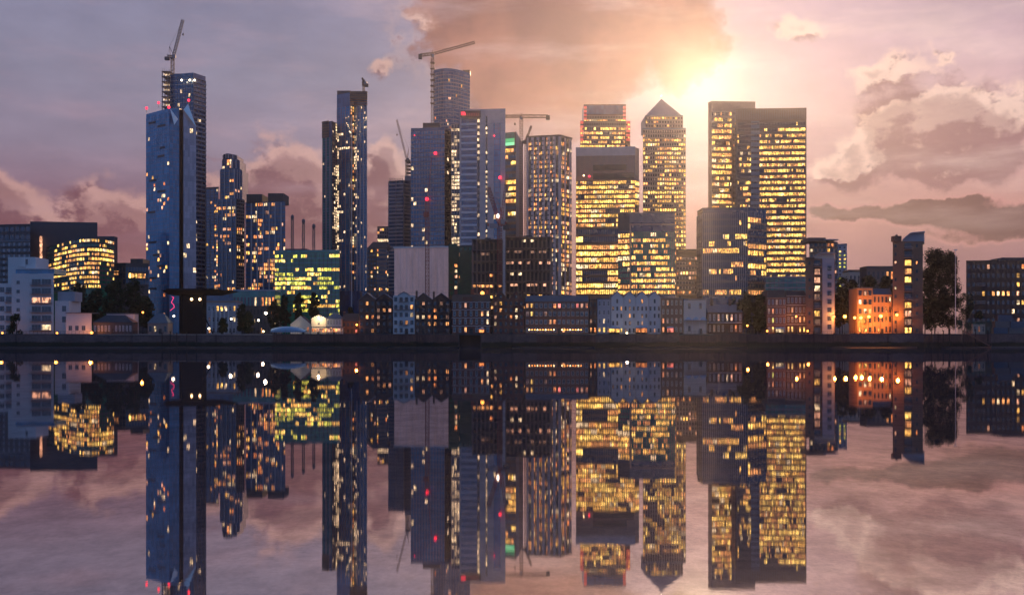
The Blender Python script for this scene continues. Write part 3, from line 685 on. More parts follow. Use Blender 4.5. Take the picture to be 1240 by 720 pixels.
for i in range(26):
    px = 418 + rr.random() * 25; py = 142 + rr.random() ** 2 * 20 if i < 26 else 120 + rr.random() * 30
    if i > 25: px = 424 + rr.random() * 8
    m.box(X(px, Yc), X(px, Yc) + .55, Yc - .4, Yc - .1, Z(py, Yc), Z(py, Yc) + .7, 'cream')
m.build('work_light', b.root, 'stuff')
luffing('small red-brown crane perched on the top right of the paired navy towers', 850, 440.4, 112, (440.8, 100), (438.6, 94.5), (443.5, 101), (441.2, 96), 'crane_brown', 1.4, .3)
b = B('apartment_tower', 'shorter navy tower joined to the left of the glittering pair', 'tower', [(390.5, 846), (402, 840), (408, 848)], 146.5, 28, 'glass_navy')
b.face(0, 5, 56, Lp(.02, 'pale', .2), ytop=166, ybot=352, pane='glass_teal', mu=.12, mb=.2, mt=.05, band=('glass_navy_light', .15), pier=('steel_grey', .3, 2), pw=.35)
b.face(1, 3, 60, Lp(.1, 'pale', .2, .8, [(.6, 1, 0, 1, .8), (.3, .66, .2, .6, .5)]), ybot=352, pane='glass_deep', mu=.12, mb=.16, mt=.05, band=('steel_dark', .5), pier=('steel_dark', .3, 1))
b.finish()
m = MB()
for r in range(6): z = b.z1 - r * 2.1; m.along(b.pts[0], b.pts[1], -.3, 7.2, 0, .9, z - .35, z, 'crane_brown')
m.along(b.pts[0], b.pts[1], 0, 7, .1, .4, b.z1 - 12, b.z1 + .6, 'concrete_dark'); m.build('safety_screen', b.root)

# --- small blocks in the gap
b = B('office_block', 'small dark block with a bright white top floor in the gap beside the paired towers', 'office', [(457, 1000), (471, 1000)], 274, 24, 'steel_dark')
b.face(0, 5, 3, Lp(.3, 'warm', .3), ytop=276, ybot=288, pane='glass_deep'); b.face(0, 5, 1, Lp(1.0, 'pale', .3), ytop=289, ybot=293, pane='glass_deep', mu=.02, mb=.1, mt=.1, pier=None)
b.face(0, 5, 14, Lp(.14, 'warm', .3), ytop=295, ybot=358, pane='glass_navy', mu=.2, mb=.2, mt=.1); b.finish()
b = B('office_block', 'low stone-faced block with sloping roof in the gap beside the paired towers', 'office', [(444, 905), (456, 900), (469, 903)], 300, 24, 'concrete_dark')
m = MB(); m.hexa([(X(444, 905), 905, b.z1 - .1), (X(469, 903), 903, b.z1 - .1), (X(469, 903), 925, b.z1 - .1), (X(444, 905), 925, b.z1 - .1)], [(X(452, 905), 905, Z(292, 900)), (X(469, 903), 903, Z(294, 900)), (X(469, 903), 925, Z(294, 900)), (X(452, 905), 925, Z(292, 900))], 'slate'); m.build('roof', b.root)
b.face(0, 3, 11, Lp(.12, 'warm', .2), ybot=358, pane='glass_navy', mu=.25, mb=.25, mt=.2, band=None, pier=None)
b.face(1, 5, 11, Lp(.22, 'warm', .2), ybot=358, pane='glass_navy', mu=.25, mb=.25, mt=.2, band=('concrete', .1), pier=None); b.finish()
# --- bluish balconied tower with crane
b = B('apartment_tower', 'pale blue balconied tower just left of the big dark glass slab', 'tower', [(470.5, 955), (489, 950), (499, 955)], 218, 26, 'glass_navy')
b.face(0, 6, 30, Lp(.02, 'pale', .2), ybot=352, pane='glass_navy', mu=.1, mb=.3, mt=.06, band=('render_grey', 1.2), pier=('steel_grey', .5, 3))
b.face(1, 4, 30, Lp(.02, 'pale', .2), ybot=352, pane='glass_deep', mu=.1, mb=.24, mt=.06, band=('steel_grey', .9), pier=('steel_grey', .5, 4)); b.finish()
m = MB(); m.box(X(489.5, 952), X(498, 952), 956, 970, b.z1 - .2, Z(212, 952), 'steel_grey')
for r in range(5): z = Z(212, 952) + r * 3.0; m.box(X(491, 952), X(497.5, 952), 957, 968, z, z + .3, 'concrete'); [m.box(X(px, 952), X(px, 952) + .4, 957, 957.4, z + .3, z + 3, 'concrete') for px in (491.2, 494, 497)]
m.build('open_floors', b.root)
m = MB()
for i in range(9): m.box(X(471 + i * 2, 950), X(471 + i * 2, 950) + .5, 950.5, 951, b.z1, b.z1 + 1.6, 'concrete')
m.build('parapet', b.root)
luffing('thin luffing crane with a long leaning jib above the pale blue balconied tower', 958, 492.3, 214, (492.3, 192), (480.5, 145), (494.5, 193), (494.8, 180), 'crane_brown', 1.6, .28)

# --- dark glass slab
b = B('office_tower', 'broad dark blue glass slab with red aviation lights in front of a rounded tower', 'tower', [(497.5, 905), (538.5, 900), (546, 906)], 154, 34, 'glass_navy')
b.face(0, 12, 30, Lp(.01, 'pale', .2, .8, [(0, .09, .1, 1, .12), (.35, .5, .65, .85, .5)]), ytop=158, ybot=318, pane='glass_blue', mu=.07, mb=.20, mt=.05, band=('steel_grey', .2), pier=('steel_grey', .35, 1))
b.face(1, 3, 30, Lp(.02, 'pale', .2), ytop=158, ybot=318, pane='glass_deep', mu=.1, mb=.2, mt=.05, band=('steel_dark', .2), pier=('steel_dark', .3, 1)); b.finish()
b.roofbox(512, 532.5, 147, 'steel_dark')
for px, py, r in ((517, 241, 1.5), (527.2, 185.5, 1.3)): b.lamp(px, py, -1.5, 'red_lamp', r)
b.lamp(502, 164, -1.5, 'red_lamp', .5)

# --- rounded tower behind
Yr = 1000; n = 12
pts = []
for i in range(n + 1):
    u = i / n; pts.append((525 + 36 * u, Yr + 8 - 12 * math.sin(math.pi * (.12 + u * .85))))
b = B('office_tower', 'tall bluish tower with curved front and rounded shoulder rising behind the dark glass slab', 'tower', pts + [(569, Yr + 14)], 84, 30, 'glass_navy', yref=Yr)
for i in range(n + 1):
    rg = [(0, 1, 0, 1, .01)] if i < 5 else ([(0, 1, .32, 1, .62)] if i in (5, 6, 9, 10) else [(0, 1, .32, 1, .12)])
    b.face(i, 2 if i < n else 3, 48, Lp(.02, 'warm', .2, .8, rg), ytop=88, ybot=300, pane='glass_navy', mu=.08, mb=.28, mt=.04, band=('steel_grey', .15), pier=('steel_grey', .2, 2))
b.finish()
m = MB(); m.box(X(559.5, Yr), X(568.5, Yr), Yr + 16, Yr + 30, b.z1 - .1, Z(79.5, Yr), 'steel_dark')
for k in range(7):
    a, c = 527 + k * 4.6, 531.5 + k * 4.6; yt = 84 - [1, 2, 1.2, .6, .8, 2.2, 3.2][k] * .6; m.box(X(a, Yr), X(c, Yr), Yr + 8, Yr + 20, b.z1 - .1, Z(yt, Yr), 'steel_grey')
m.build('roof_plant', b.root)

def hammerhead(label, Y, mast, pyb, pyj, x0, x1, py0, py1, pyt, mt='crane_grey', w=2.0, hook=None, mem=.28, heavy=1):
    """flat-top or tower crane with a level jib: x0 = counter-jib end, x1 = jib end"""
    t = thing('tower_crane', label, 'crane', (X(mast, Y), Y, Z(pyb, Y))); P = lambda px, py, o=0: (X(px, Y), Y + o, Z(py, Y))
    m = MB(); lattice(m, P(mast, pyb), P(mast, pyj), w, max(6, int((pyb - pyj) / 3)), mt, mem=mem); m.build('mast', t)
    m = MB(); lattice(m, P(mast, pyj), P(x1, py1), w * .8, 24, mt, mem=mem * .8); m.build('jib', t)
    m = MB(); lattice(m, P(mast, pyj), P(x0, py0), w * .9, 8, mt, mem=mem); m.build('counter_jib', t)
    m = MB(); x, y, z = P(x0, py0); m.box(x - 1.6, x + 1.6, y - 1.2, y + 1.2, z - 3.4 * heavy, z + .8, 'concrete_dark'); m.build('counterweight', t)
    m = MB(); m.bar(P(mast, pyj), P(mast, pyt), mem * 1.3, mt); m.bar(P(mast, pyt), P(x1 + (mast - x1) * .35, py1 + (pyj - py1) * .35), .1, mt); m.bar(P(mast, pyt), P(x0, py0), .1, mt); m.build('apex', t)
    m = MB(); x, y, z = P(mast, pyj); sgn = 1 if x1 > x0 else -1; m.box(x + .4 * sgn - 1, x + .4 * sgn + 1.2, y - 2.4, y - .7, z - 3, z - .8, 'steel_grey'); m.build('cab', t)
    if hook:
        hx, hy = hook; jy = pyj + (py1 - pyj) * (hx - mast) / (x1 - mast) if (hx - mast) * (x1 - mast) > 0 else pyj
        m = MB(); m.bar(P(hx, jy), P(hx, hy), .08, mt); m.build('cable', t); m = MB(); x, y, z = P(hx, hy); m.box(x - .7, x + .7, y - .4, y + .4, z - 1.8, z, mt); m.build('hook', t)
    return t
hammer_a = hammerhead('tower crane with a long rising jib standing against the rounded tower', 992, 523.8, 152, 65.5, 509, 575, 67, 51.5, 61, 'crane_brown', 2.4, None, .34)
for py in range(76, 130, 7): m = MB(); m.box(X(523.5, 992) - 1.8, X(526.5, 992), 990.6, 996, Z(py, 992) - .25, Z(py, 992) + .25, 'crane_brown'); m.build('mast_tie', hammer_a)

# --- pale tower with horizontal bands
b = B('office_tower', 'pale grey tower with white horizontal bands, blank right side and faint red sign', 'tower', [(556.5, 872), (612, 868)], 132.5, 36, 'stone_pale')
b.face(0, 3, 23, Lp(.0), u0=.04, u1=.38, ytop=142, ybot=318, pane='glass_navy', mu=.01, mb=.20, mt=.14, band=('steel_white', .5), pier=('steel_dark', .1, 1))
b.face(0, 1, 23, Lp(.75, 'pale', .1), u0=.385, u1=.44, ytop=142, ybot=318, pane='glass_deep', mu=.1, mb=.3, mt=.2, band=('steel_dark', .1), pier=None)
b.face(0, 1, 30, Lp(.7, 'pale', .1), u0=.57, u1=.61, ytop=140, ybot=318, pane='glass_deep', mu=.1, mb=.3, mt=.2, band=('steel_dark', .1), pier=None)
b.face(0, 3, 26, Lp(.01, 'pale', .1), u0=.745, u1=.895, ytop=149, ybot=318, pane='glass_blue', mu=.06, mb=.12, mt=.05, band=('glass_navy', .1), pier=('glass_navy', .1, 1))
b.finish(); b.parapet('stone_pale', .6, .1)
for x0, x1, yt in ((.42, .56, 0), (.62, .74, 0), (.9, .995, 0)):
    m = MB(); L = X(612, 868) - X(556.5, 868)
    for k in range(1, 24): zz = Z(140 + k * 9.3, 868); m.along(b.pts[0], b.pts[1], x0 * L, x1 * L, 0.0, .07, zz, zz + .12, 'steel_grey')
    m.build('panel_joint', b.root)
# the red sign: a bright mark and a row of small dim strokes, too far off to read
m = MB(); Ys = 867.4; m.box(X(557.5, Ys), X(582, Ys), Ys, Ys + .5, Z(142.2, Ys), Z(134, Ys), 'concrete_dark'); sg = m.build('sign_panel', b.root)
m = MB(); m.hexa([(X(559, Ys), Ys - .4, Z(139.6, Ys)), (X(564.5, Ys), Ys - .4, Z(139.6, Ys)), (X(564.5, Ys), Ys, Z(139.6, Ys)), (X(559, Ys), Ys, Z(139.6, Ys))], [(X(558, Ys), Ys - .4, Z(135.6, Ys)), (X(563, Ys), Ys - .4, Z(135.6, Ys)), (X(563, Ys), Ys, Z(135.6, Ys)), (X(558, Ys), Ys, Z(135.6, Ys))], 'red_sign'); m.build('sign_mark', sg)
m = MB()
for i in range(7): x = X(566 + i * 2.1, Ys); m.box(x, x + .55, Ys - .3, Ys, Z(140.2, Ys), Z(137, Ys), 'red_sign_dim')
m.build('sign_lettering', sg)
b.lamp(598.5, 164.5, -1.4, 'red_lamp', .6); b.lamp(605.5, 215, -1.4, 'red_lamp', 1.3)
b = B('stair_tower', 'narrow glittering glass link between the dark glass slab and the white-banded tower', 'tower', [(546.5, 885), (556.8, 885)], 150, 20, 'glass_deep')
b.face(0, 3, 34, Lp(.55, 'pale', .3), ybot=300, pane='glass_deep', mu=.14, mb=.2, mt=.1, band=('steel_dark', .15), pier=('steel_grey', .2, 1)); b.finish()

# --- green-topped tower with fin
b = B('office_tower', 'slim tower with a glowing green crown and yellow windows, pointed grey fin on its right', 'tower', [(612, 1005), (625, 1000)], 159.5, 26, 'steel_dark')
b.face(0, 4, 16, Lp(.55, 'office', .6), ytop=177, ybot=300, pane='glass_navy', mu=.04, mb=.12, mt=.3, band=('steel_dark', .3), pier=None); b.finish()
m = MB(); m.along(b.pts[0], b.pts[1], .2, 9.2, .0, .4, Z(175.5, 1000), Z(167, 1000), 'green_light'); m.along(b.pts[0], b.pts[1], .2, 9.2, .4, .5, Z(175.5, 1000), Z(172, 1000), 'green_bright'); m.build('crown_light', b.root)
m = MB(); m.along(b.pts[0], b.pts[1], .1, 9.3, .0, .3, Z(167, 1000), Z(160, 1000), 'glass_green'); m.build('crown_glass', b.root)
m = MB(); Yf = 998
k0 = [(X(624.6, Yf), Yf), (X(633.5, Yf), Yf + 3), (X(633.5, Yf), Yf + 20), (X(624.6, Yf), Yf + 20)]
zt_ = [Z(158.5, Yf), Z(174, Yf), Z(174, Yf), Z(158.5, Yf)]
m.hexa([(x, y, G) for x, y in k0], [(x, y, z) for (x, y), z in zip(k0, zt_)], 'steel_grey'); m.build('fin', b.root)
hammerhead('dark tower crane with a level jib above the green-crowned tower', 960, 631.3, 292, 141, 663.5, 598, 141, 141, 137, 'crane_brown', 2.6, (623.5, 149), .36, .9)
luffing('short luffing crane leaning right between the green-crowned tower and the ribbed flats', 940, 636.5, 300, (636.8, 171), (643.4, 152.5), (634.5, 170), (638, 163), 'crane_brown', 1.8, .34)

# --- ribbed residential tower
b = B('apartment_tower', 'tall flats with broad white vertical ribs and columns of warm lit balconies', 'tower', [(638.5, 856), (678, 850), (692, 864)], 164.5, 32, 'steel_bronze')
b.face(0, 12, 34, Lp(.45, 'warm', .35, .4, [(.16, .34, 0, 1, .8), (.6, .7, 0, 1, .8), (.0, .1, 0, 1, .5), (.4, .5, 0, 1, .65)]), ybot=357, pane='glass_bronze', mu=.14, mb=.2, mt=.1, band=('steel_bronze', .25), pier=('rib_pale', .9, 2), pw=1.05)
b.face(1, 5, 34, Lp(.5, 'warm', .35, .4, [(.2, .6, 0, 1, .8)]), ybot=357, pane='glass_bronze', mu=.14, mb=.2, mt=.1, band=('steel_bronze', .4), pier=('rib_pale', .8, 2), pw=.8); b.finish(); b.parapet('steel_bronze', .8, .9)
b.roofbox(656, 668, 162, 'steel_bronze')
m = MB(); rr = random.Random(2)
for c in (1, 3, 5, 7, 9):
    for r in range(33):
        L = math.hypot(b.pts[1][0] - b.pts[0][0], b.pts[1][1] - b.pts[0][1]); w = L / 12; h = (b.z1 - .5 - Z(357, 850)) / 34
        z = b.z1 - .5 - (r + 1) * h + .1; m.along(b.pts[0], b.pts[1], (c - .3) * w, (c + 1.1) * w, .9, 1.0, z, z + 1.0, 'steel_bronze')
m.build('balcony_rail', b.root, 'stuff')

# --- two slabs left of the pyramid tower
b = B('office_tower', 'stepped office tower with red-lit corners peeping over the pale-topped tower', 'tower', [(702.5, 1005), (757, 1005), (763, 1010)], 147, 36, 'glass_bronze')
b.face(0, 20, 6, Lp(.65, 'office', .4), ybot=180, pane='glass_bronze', mu=.12, mb=.2, mt=.25, band=('steel_bronze', .25), pier=('steel_bronze', .3, 1))
b.face(1, 2, 6, Lp(.3, 'rose', .4), ybot=180, pane='glass_bronze', mu=.12, mb=.2, mt=.25, band=('steel_bronze', .25), pier=None)
pts = [(X(707, 1008), 1008), (X(758, 1008), 1008)]
m = MB(); m.box(pts[0][0], pts[1][0], 1008, 1034, b.z1 - .3, Z(125.5, 1005), 'glass_bronze'); m.build('upper_storeys', b.root)
b.face(0, 16, 2, Lp(.65, 'office', .5), A=pts[0], B=pts[1], z1=Z(139, 1005), z0=Z(147.5, 1005), pane='glass_bronze', mu=.1, mb=.2, mt=.25, band=('steel_bronze', .2), pier=('steel_bronze', .2, 1))
m = MB(); m.box(X(710, 1007), X(755, 1007), 1007.5, 1008.1, Z(137.5, 1005), Z(127, 1005), 'glass_navy'); m.build('screen_wall', b.root)
m = MB()
for side, (a, c) in enumerate(((702.7, 706.5), (758.6, 763))):
    for k in range(5): zz = Z(150 + k * 5.2, 1005); m = MB(); m.box(X(a, 1004), X(c, 1004), 1003.8, 1004.6, zz, zz + 2.2, 'red_dim'); m.build('corner_light', b.root)
for side, (a, c) in enumerate(((707, 710.5), (754.5, 758))):
    for k in range(5): zz = Z(131 + k * 4.6, 1005); m = MB(); m.box(X(a, 1007), X(c, 1007), 1006.8, 1007.5, zz, zz + 2.0, 'red_dim'); m.build('corner_light', b.root)
m = MB(); b.finish(); b.parapet('steel_bronze', .4)

b = B('office_tower', 'broad office tower with blank pale louvred top and almost every floor lit gold', 'tower', [(697.5, 905), (769, 900), (773.8, 906)], 178.5, 40, 'stone_warm')
b.face(0, 28, 10, Lp(.92, 'office', .6, .12, [(0, 1, 0, .1, .55)]), ytop=217.5, ybot=275, pane='glass_bronze', mu=.09, mb=.18, mt=.2, band=('steel_bronze', .4), pier=('steel_bronze', .2, 1), pw=.2)
b.face(0, 26, 2, Lp(.03, 'office', .6), ytop=276, ybot=294, pane='glass_deep', mu=.05, mb=.16, mt=.1, band=('steel_bronze', .4), pier=('steel_bronze', .12, 1), pw=.12)
b.face(0, 28, 8, Lp(.95, 'office', .7, .1, [(.1, .52, .48, .78, 0)]), ytop=295, ybot=357, pane='glass_deep', mu=.09, mb=.18, mt=.18, band=('steel_bronze', .4), pier=('steel_bronze', .2, 1), pw=.2)
b.face(1, 2, 18, Lp(.7, 'office', .5), ytop=217.5, ybot=357, pane='glass_bronze', mu=.1, mb=.16, mt=.16, band=('steel_bronze', .4), pier=None); b.finish()
m = MB(); L = X(769, 900) - X(697.5, 900)
for i in range(48): m.along(b.pts[0], b.pts[1], i * L / 48 + .2, i * L / 48 + .55, 0, .25, Z(212, 900), Z(188.5, 900), 'steel_grey')
m.along(b.pts[0], b.pts[1], -.1, L + .1, 0, .5, Z(188, 900), b.z1 + .8, 'stone_pale'); m.build('louvre', b.root)
m = MB(); m.along(b.pts[0], b.pts[1], .29 * L, .86 * L, .25, .6, Z(206, 900), Z(199, 900), 'concrete_dark'); m.along(b.pts[0], b.pts[1], .29 * L, .98 * L, .25, .5, Z(216.5, 900), Z(209, 900), 'concrete_dark'); m.build('vent_panel', b.root)
b.lamp(713.5, 213.6, -1.5, 'red_lamp', .9); b.lamp(706.8, 212.6, -1.5, 'warm_lamp', .6)

b = B('office_block', 'dark green glass office block lit yellow, in front of the pyramid-topped tower', 'office', [(748.5, 806), (762.5, 802), (817.5, 800)], 257.5, 36, 'glass_deep')
b.face(0, 5, 11, Lp(.85, 'office', .7, .2, [(0, 1, 0, .12, .5)]), ytop=281, ybot=357, pane='glass_green', mu=.05, mb=.14, mt=.2, band=('steel_dark', .3), pier=('steel_dark', .3, 1))
b.face(1, 24, 11, Lp(.75, 'office', .45, .35, [(0, 1, 0, .06, .35), (.85, 1, 0, .5, .1)]), ytop=280, ybot=357, pane='glass_green', mu=.12, mb=.2, mt=.24, band=('glass_green', .3), pier=('steel_dark', .35, 1)); b.finish()
m = MB(); L = X(817.5, 800) - X(762.5, 802)
for i in range(40): m.along(b.pts[1], b.pts[2], i * L / 40 + .2, i * L / 40 + .5, 0, .3, Z(269.5, 800), b.z1 + .4, 'steel_grey')
m.along(b.pts[1], b.pts[2], .0, L + .2, 0, .5, Z(272.5, 800), Z(270.5, 800), 'stone_warm'); m.along(b.pts[1], b.pts[2], .0, 1.0, 0, .6, Z(357, 800), Z(270.5, 800), 'stone_warm')
for i in range(12): m.along(b.pts[0], b.pts[1], i * .75 + .1, i * .75 + .4, 0, .3, Z(279, 800), b.z1 + .4, 'steel_dark')
m.build('louvre', b.root)

# --- pyramid-topped tower
Yp = 1050
b = B('office_tower', 'square stone tower with stepped shoulders and a steel pyramid roof', 'tower', [(778.5, Yp), (830.5, Yp)], 155, 40, 'steel_grey')
b.face(0, 18, 38, Lp(.68, 'office', .4, .5, [(0, 1, 0, .05, .15), (.0, .35, .1, .35, .3), (.3, .9, .05, .2, .75)]), ytop=157, ybot=357, pane='glass_bronze', mu=.2, mb=.28, mt=.16, band=('stone_warm', .2), pier=('stone_warm', .35, 1)); 
p2 = [(X(781.5, Yp + 2), Yp + 2), (X(827, Yp + 2), Yp + 2)]
m = MB(); m.box(p2[0][0], p2[1][0], Yp + 2, Yp + 38, b.z1 - .2, Z(139, Yp), 'steel_grey'); m.build('upper_storeys', b.root)
b.face(0, 14, 3, Lp(.45, 'office', .4), A=p2[0], B=p2[1], z1=Z(140.5, Yp), z0=Z(154.6, Yp), pane='glass_bronze', mu=.2, mb=.28, mt=.2, band=('stone_warm', .2), pier=('stone_warm', .35, 1)); b.finish()
m = MB(); zb, za = Z(139, Yp), Z(120.0, Yp + 20); xl, xr = X(782.5, Yp), X(826, Yp); xc = (xl + xr) / 2
for k in range(14):
    f0_, f1_ = k / 14, (k + 1) / 14; h = lambda f: (xr - xl) / 2 * (1 - f); y0_, y1_ = 3, 37; yc = Yp + 20
    ring = lambda f, e=0: [(xc - h(f) - e, yc - 17 * (1 - f) - e), (xc + h(f) + e, yc - 17 * (1 - f) - e), (xc + h(f) + e, yc + 17 * (1 - f) + e), (xc - h(f) - e, yc + 17 * (1 - f) + e)]
    m.hexa([(x, y, zb + (za - zb) * f0_) for x, y in ring(f0_, .12)], [(x, y, zb + (za - zb) * f1_) for x, y in ring(f1_ if k < 13 else .999, 0)], 'steel_grey')
m.build('pyramid_roof', b.root)
m = MB(); m.bar((xc, yc, za - .5), (xc, yc, za + 3), .15, 'steel_grey'); m.ball((xc, yc, za + 3), .5, 'white_lamp', 6); m.build('beacon', b.root)

# --- twin office towers on the right
b = B('office_tower', 'slimmer warm-grey office slab with plain top band, left one of the twin towers', 'tower', [(857.5, 1012), (862, 1005), (914.5, 1008)], 123, 40, 'stone_warm')
b.face(1, 14, 18, Lp(.85, 'office', .45, .25, [(0, 1, 0, .03, .4)]), u0=.0, u1=.45, ytop=134, ybot=262, pane='glass_bronze', mu=.08, mb=.2, mt=.22, band=('stone_warm', .4), pier=('stone_warm', .3, 1), pw=.12)
b.face(1, 2, 20, Lp(.15, 'warm', .2), u0=.49, u1=.56, ytop=134, ybot=262, pane='glass_bronze', mu=.3, mb=.3, mt=.3, band=('stone_warm', .2), pier=None)
b.finish(); b.parapet('stone_warm', .5)
b = B('office_tower', 'massive office slab with wide gold-lit window rows, right one of the twin towers', 'tower', [(890.5, 952), (976.5, 948)], 131.5, 44, 'steel_bronze')
b.face(0, 10, 29, Lp(.4, 'office', .4, .8, [(0, 1, .0, .12, .04), (0, .2, 0, 1, .2)]), u0=.03, u1=.22, ytop=146, ybot=352, pane='glass_bronze', mu=.1, mb=.25, mt=.22, band=('steel_bronze', .35), pier=('steel_bronze', .3, 1), pw=.12)
b.face(0, 3, 29, None, u0=.22, u1=.34, ytop=146, ybot=352, pane='glass_bronze', mu=.05, mb=.35, mt=.25, band=('steel_grey', .3), pier=None)
b.face(0, 30, 29, Lp(.93, 'office', .45, .12, [(0, 1, 0, .05, .1), (.0, .35, .05, .14, .35), (0, 1, .55, .9, .97)]), u0=.34, u1=.985, ytop=146, ybot=352, pane='glass_bronze', mu=.12, mb=.24, mt=.26, band=('steel_bronze', .4), pier=('steel_bronze', .3, 1))
b.finish(); b.parapet('steel_bronze', .6)
m = MB(); L = X(976.5, 948) - X(890.5, 952); m.along(b.pts[0], b.pts[1], -.1, L + .1, 0, .45, Z(144.6, 948), b.z1 + .2, 'steel_bronze')
for i in range(40): m.along(b.pts[0], b.pts[1], i * L / 40, i * L / 40 + .2, .45, .55, Z(144, 948), b.z1 - .6, 'steel_grey')
m.build('top_band', b.root)

b = B('office_block', 'dark office block with dense vertical fins in front of the twin towers', 'office', [(844.5, 826), (851, 806), (905, 800), (928, 812)], 253, 30, 'glass_deep', yref=800, top=Z(251, 800))
for i, nc in ((0, 3), (1, 22)):
    b.face(i, nc, 12, Lp(.05, 'office', .5, .5, [(.3, .8, .24, .33, .6), (0, .75, .38, .5, .99), (0, 1, .66, .75, .5), (.6, 1, .58, .66, .75), (0, .9, .9, 1, .75)] if i else []), ytop=257, ybot=358, pane='glass_deep', mu=.16, mb=.2, mt=.12, band=('steel_dark', .2), pier=('steel_grey', .7, 1))
b.face(2, 7, 12, Lp(.3, 'office', .7, .5, [(0, 1, .4, .5, .8), (0, 1, .6, .66, .9), (0, 1, .8, .84, .9), (0, 1, .92, 1, .9), (0, 1, 0, .38, .12)]), ytop=262, ybot=358, pane='glass_deep', mu=.06, mb=.2, mt=.12, band=('steel_bronze', .3), pier=('steel_dark', .4, 1)); b.finish(); b.parapet('steel_dark', .4)
b = B('office_block', 'brown stone block squeezed between the pyramid tower and the finned block', 'office', [(819, 860), (844.5, 858)], 303, 26, 'steel_bronze')
b.face(0, 7, 8, Lp(.2, 'warm', .4), ytop=310, ybot=357, pane='glass_bronze', mu=.2, mb=.25, mt=.2, band=('stone_warm', .2), pier=('stone_warm', .3, 1)); b.finish(); b.parapet('steel_dark', 1)
b = B('office_block', 'low teal glass podium at the foot of the massive right-hand slab', 'office', [(927, 780), (981, 776)], 335, 30, 'glass_teal')
b.face(0, 10, 3, Lp(.03, 'office', .4), ybot=354, pane='glass_teal', mu=.04, mb=.1, mt=.1, band=('steel_grey', .3), pier=('steel_dark', .2, 1)); b.finish(); b.parapet('steel_grey', .4)
# --- right-hand mid-rise
b = B('apartment_block', 'stepped brown and pale flats behind the curved-roof riverside block', 'apartment block', [(980, 620), (1001, 616), (1014.5, 620)], 292, 20, 'concrete')
b.face(0, 4, 10, Lp(.1, 'warm', .3), ybot=358, pane='pane_house', mu=.22, mb=.25, mt=.2, band=('brick_brown', .1), pier=None)
b.face(1, 3, 10, Lp(.1, 'warm', .3), ybot=358, pane='pane_house', mu=.22, mb=.25, mt=.2, band=('brick_brown', .1), pier=None); b.finish()
m = MB(); m.box(X(979, 614), X(1000, 614), 614, 632, b.z1 - .1, b.z1 + 1.8, 'steel_bronze'); m.box(X(998, 613), X(1015.5, 613), 613, 632, b.z1 + .4, b.z1 + .9, 'render_grey'); m.build('roof', b.root)
b = B('apartment_block', 'pale slim flats with a column of yellow stair windows, behind the curved-roof block', 'apartment block', [(1009, 664), (1025.5, 660)], 296, 20, 'render_grey')
b.face(0, 3, 13, Lp(.15, 'lime', .2, .5, [(.3, .7, 0, 1, .7), (0, .3, .5, 1, .5)]), ybot=358, pane='pane_house', mu=.3, mb=.3, mt=.3, band=None, pier=None); b.finish(); b.parapet('steel_grey', .6)

# ================================================================ MIDDLE GROUND AND LEFT BANK
b = B('office_block', 'dark flat-roofed office block at the far left edge, behind the white flats', 'office', [(-14, 655), (37, 650)], 272, 26, 'concrete_dark')
b.face(0, 8, 6, Lp(.05, 'warm'), ybot=330, pane='glass_deep', mb=.3, band=('steel_dark', .2), pier=None); b.finish(); b.parapet('steel_dark', .5)
b = B('apartment_block', 'blue-grey flats with two lit windows in front of the far left dark block', 'apartment block', [(-14, 560), (36, 556)], 290, 20, 'render_grey', seed=5)
b.face(0, 8, 7, Lp(.10, 'home', .2), ytop=292, ybot=342, pane='pane_house', mu=.2, mb=.25, mt=.2, band=('trim_dark', .1), pier=None); b.finish(); b.parapet('slate', .4)
# dark office with curved lit front
Yd = 600
b = B('office_block', 'big dark office with a curved glass front lit gold and one glowing vertical slot', 'office', [(36.5, Yd + 74), (118, Yd + 80)], 268, 30, 'steel_dark', yref=Yd + 74)
b.roofbox(37, 60, 266.5, 'steel_dark', dy=8); b.roofbox(80, 100, 269.2, 'steel_dark', dy=8)
m = MB(); m.box(X(116, Yd + 60), X(138, Yd + 60), Yd + 60, Yd + 66, G, Z(286, Yd + 60), 'steel_dark'); m.build('side_wing', b.root)
m = MB(); m.box(X(48.4, Yd + 73), X(50.4, Yd + 73), Yd + 72.6, Yd + 73.9, Z(325, Yd + 73), Z(286, Yd + 73), 'peach'); m.build('light_slot', b.root)
arc = []
for i in range(10):
    u = i / 9; Ya = Yd + 66 * (1 - math.sin(math.pi * (.04 + .70 * u))) ** 1.0; arc.append((X(57 + 81 * u, Ya), Ya))
m = MB(); m.prism(arc + [(X(138, Yd + 64), Yd + 64), (X(58, Yd + 72), Yd + 72)], G, Z(290, Yd + 10), 'glass_green'); m.build('curved_front', b.root)
for i in range(9):
    rg = [(0, 1, 0, .2, .35), (0, 1, .2, .42, .9 if i > 0 else .4), (0, 1, .42, .72, .9 if i < 7 else .2), (0, 1, .72, 1, .8 if 1 < i < 7 else .05), (0, 1, .0, .08, .9 if i > 4 else .2)]
    b.face(0, 5, 11, Lp(.5, 'office', .5, .5, rg), A=arc[i], B=arc[i + 1], z1=Z(290, Yd + 10), z0=Z(349, Yd), pane='glass_green', mu=.05, mb=.2, mt=.22, band=('steel_dark', .35), pier=('steel_dark', .2, 2), pw=.15)
b.finish()
b = B('office_block', 'low dark office block with few yellow windows beside the folded glass tower', 'office', [(121, 640), (152, 636), (180, 642)], 318, 22, 'concrete_dark')
b.face(0, 8, 3, Lp(.0), ytop=322, ybot=345, pane='glass_deep', band=('steel_dark', .2), pier=None)
b.face(0, 8, 1, Lp(.0, 'office', .3, 0, [(.5, .8, 0, 1, .9)]), ytop=327, ybot=334, pane='glass_deep', band=None, pier=None, out=.1)
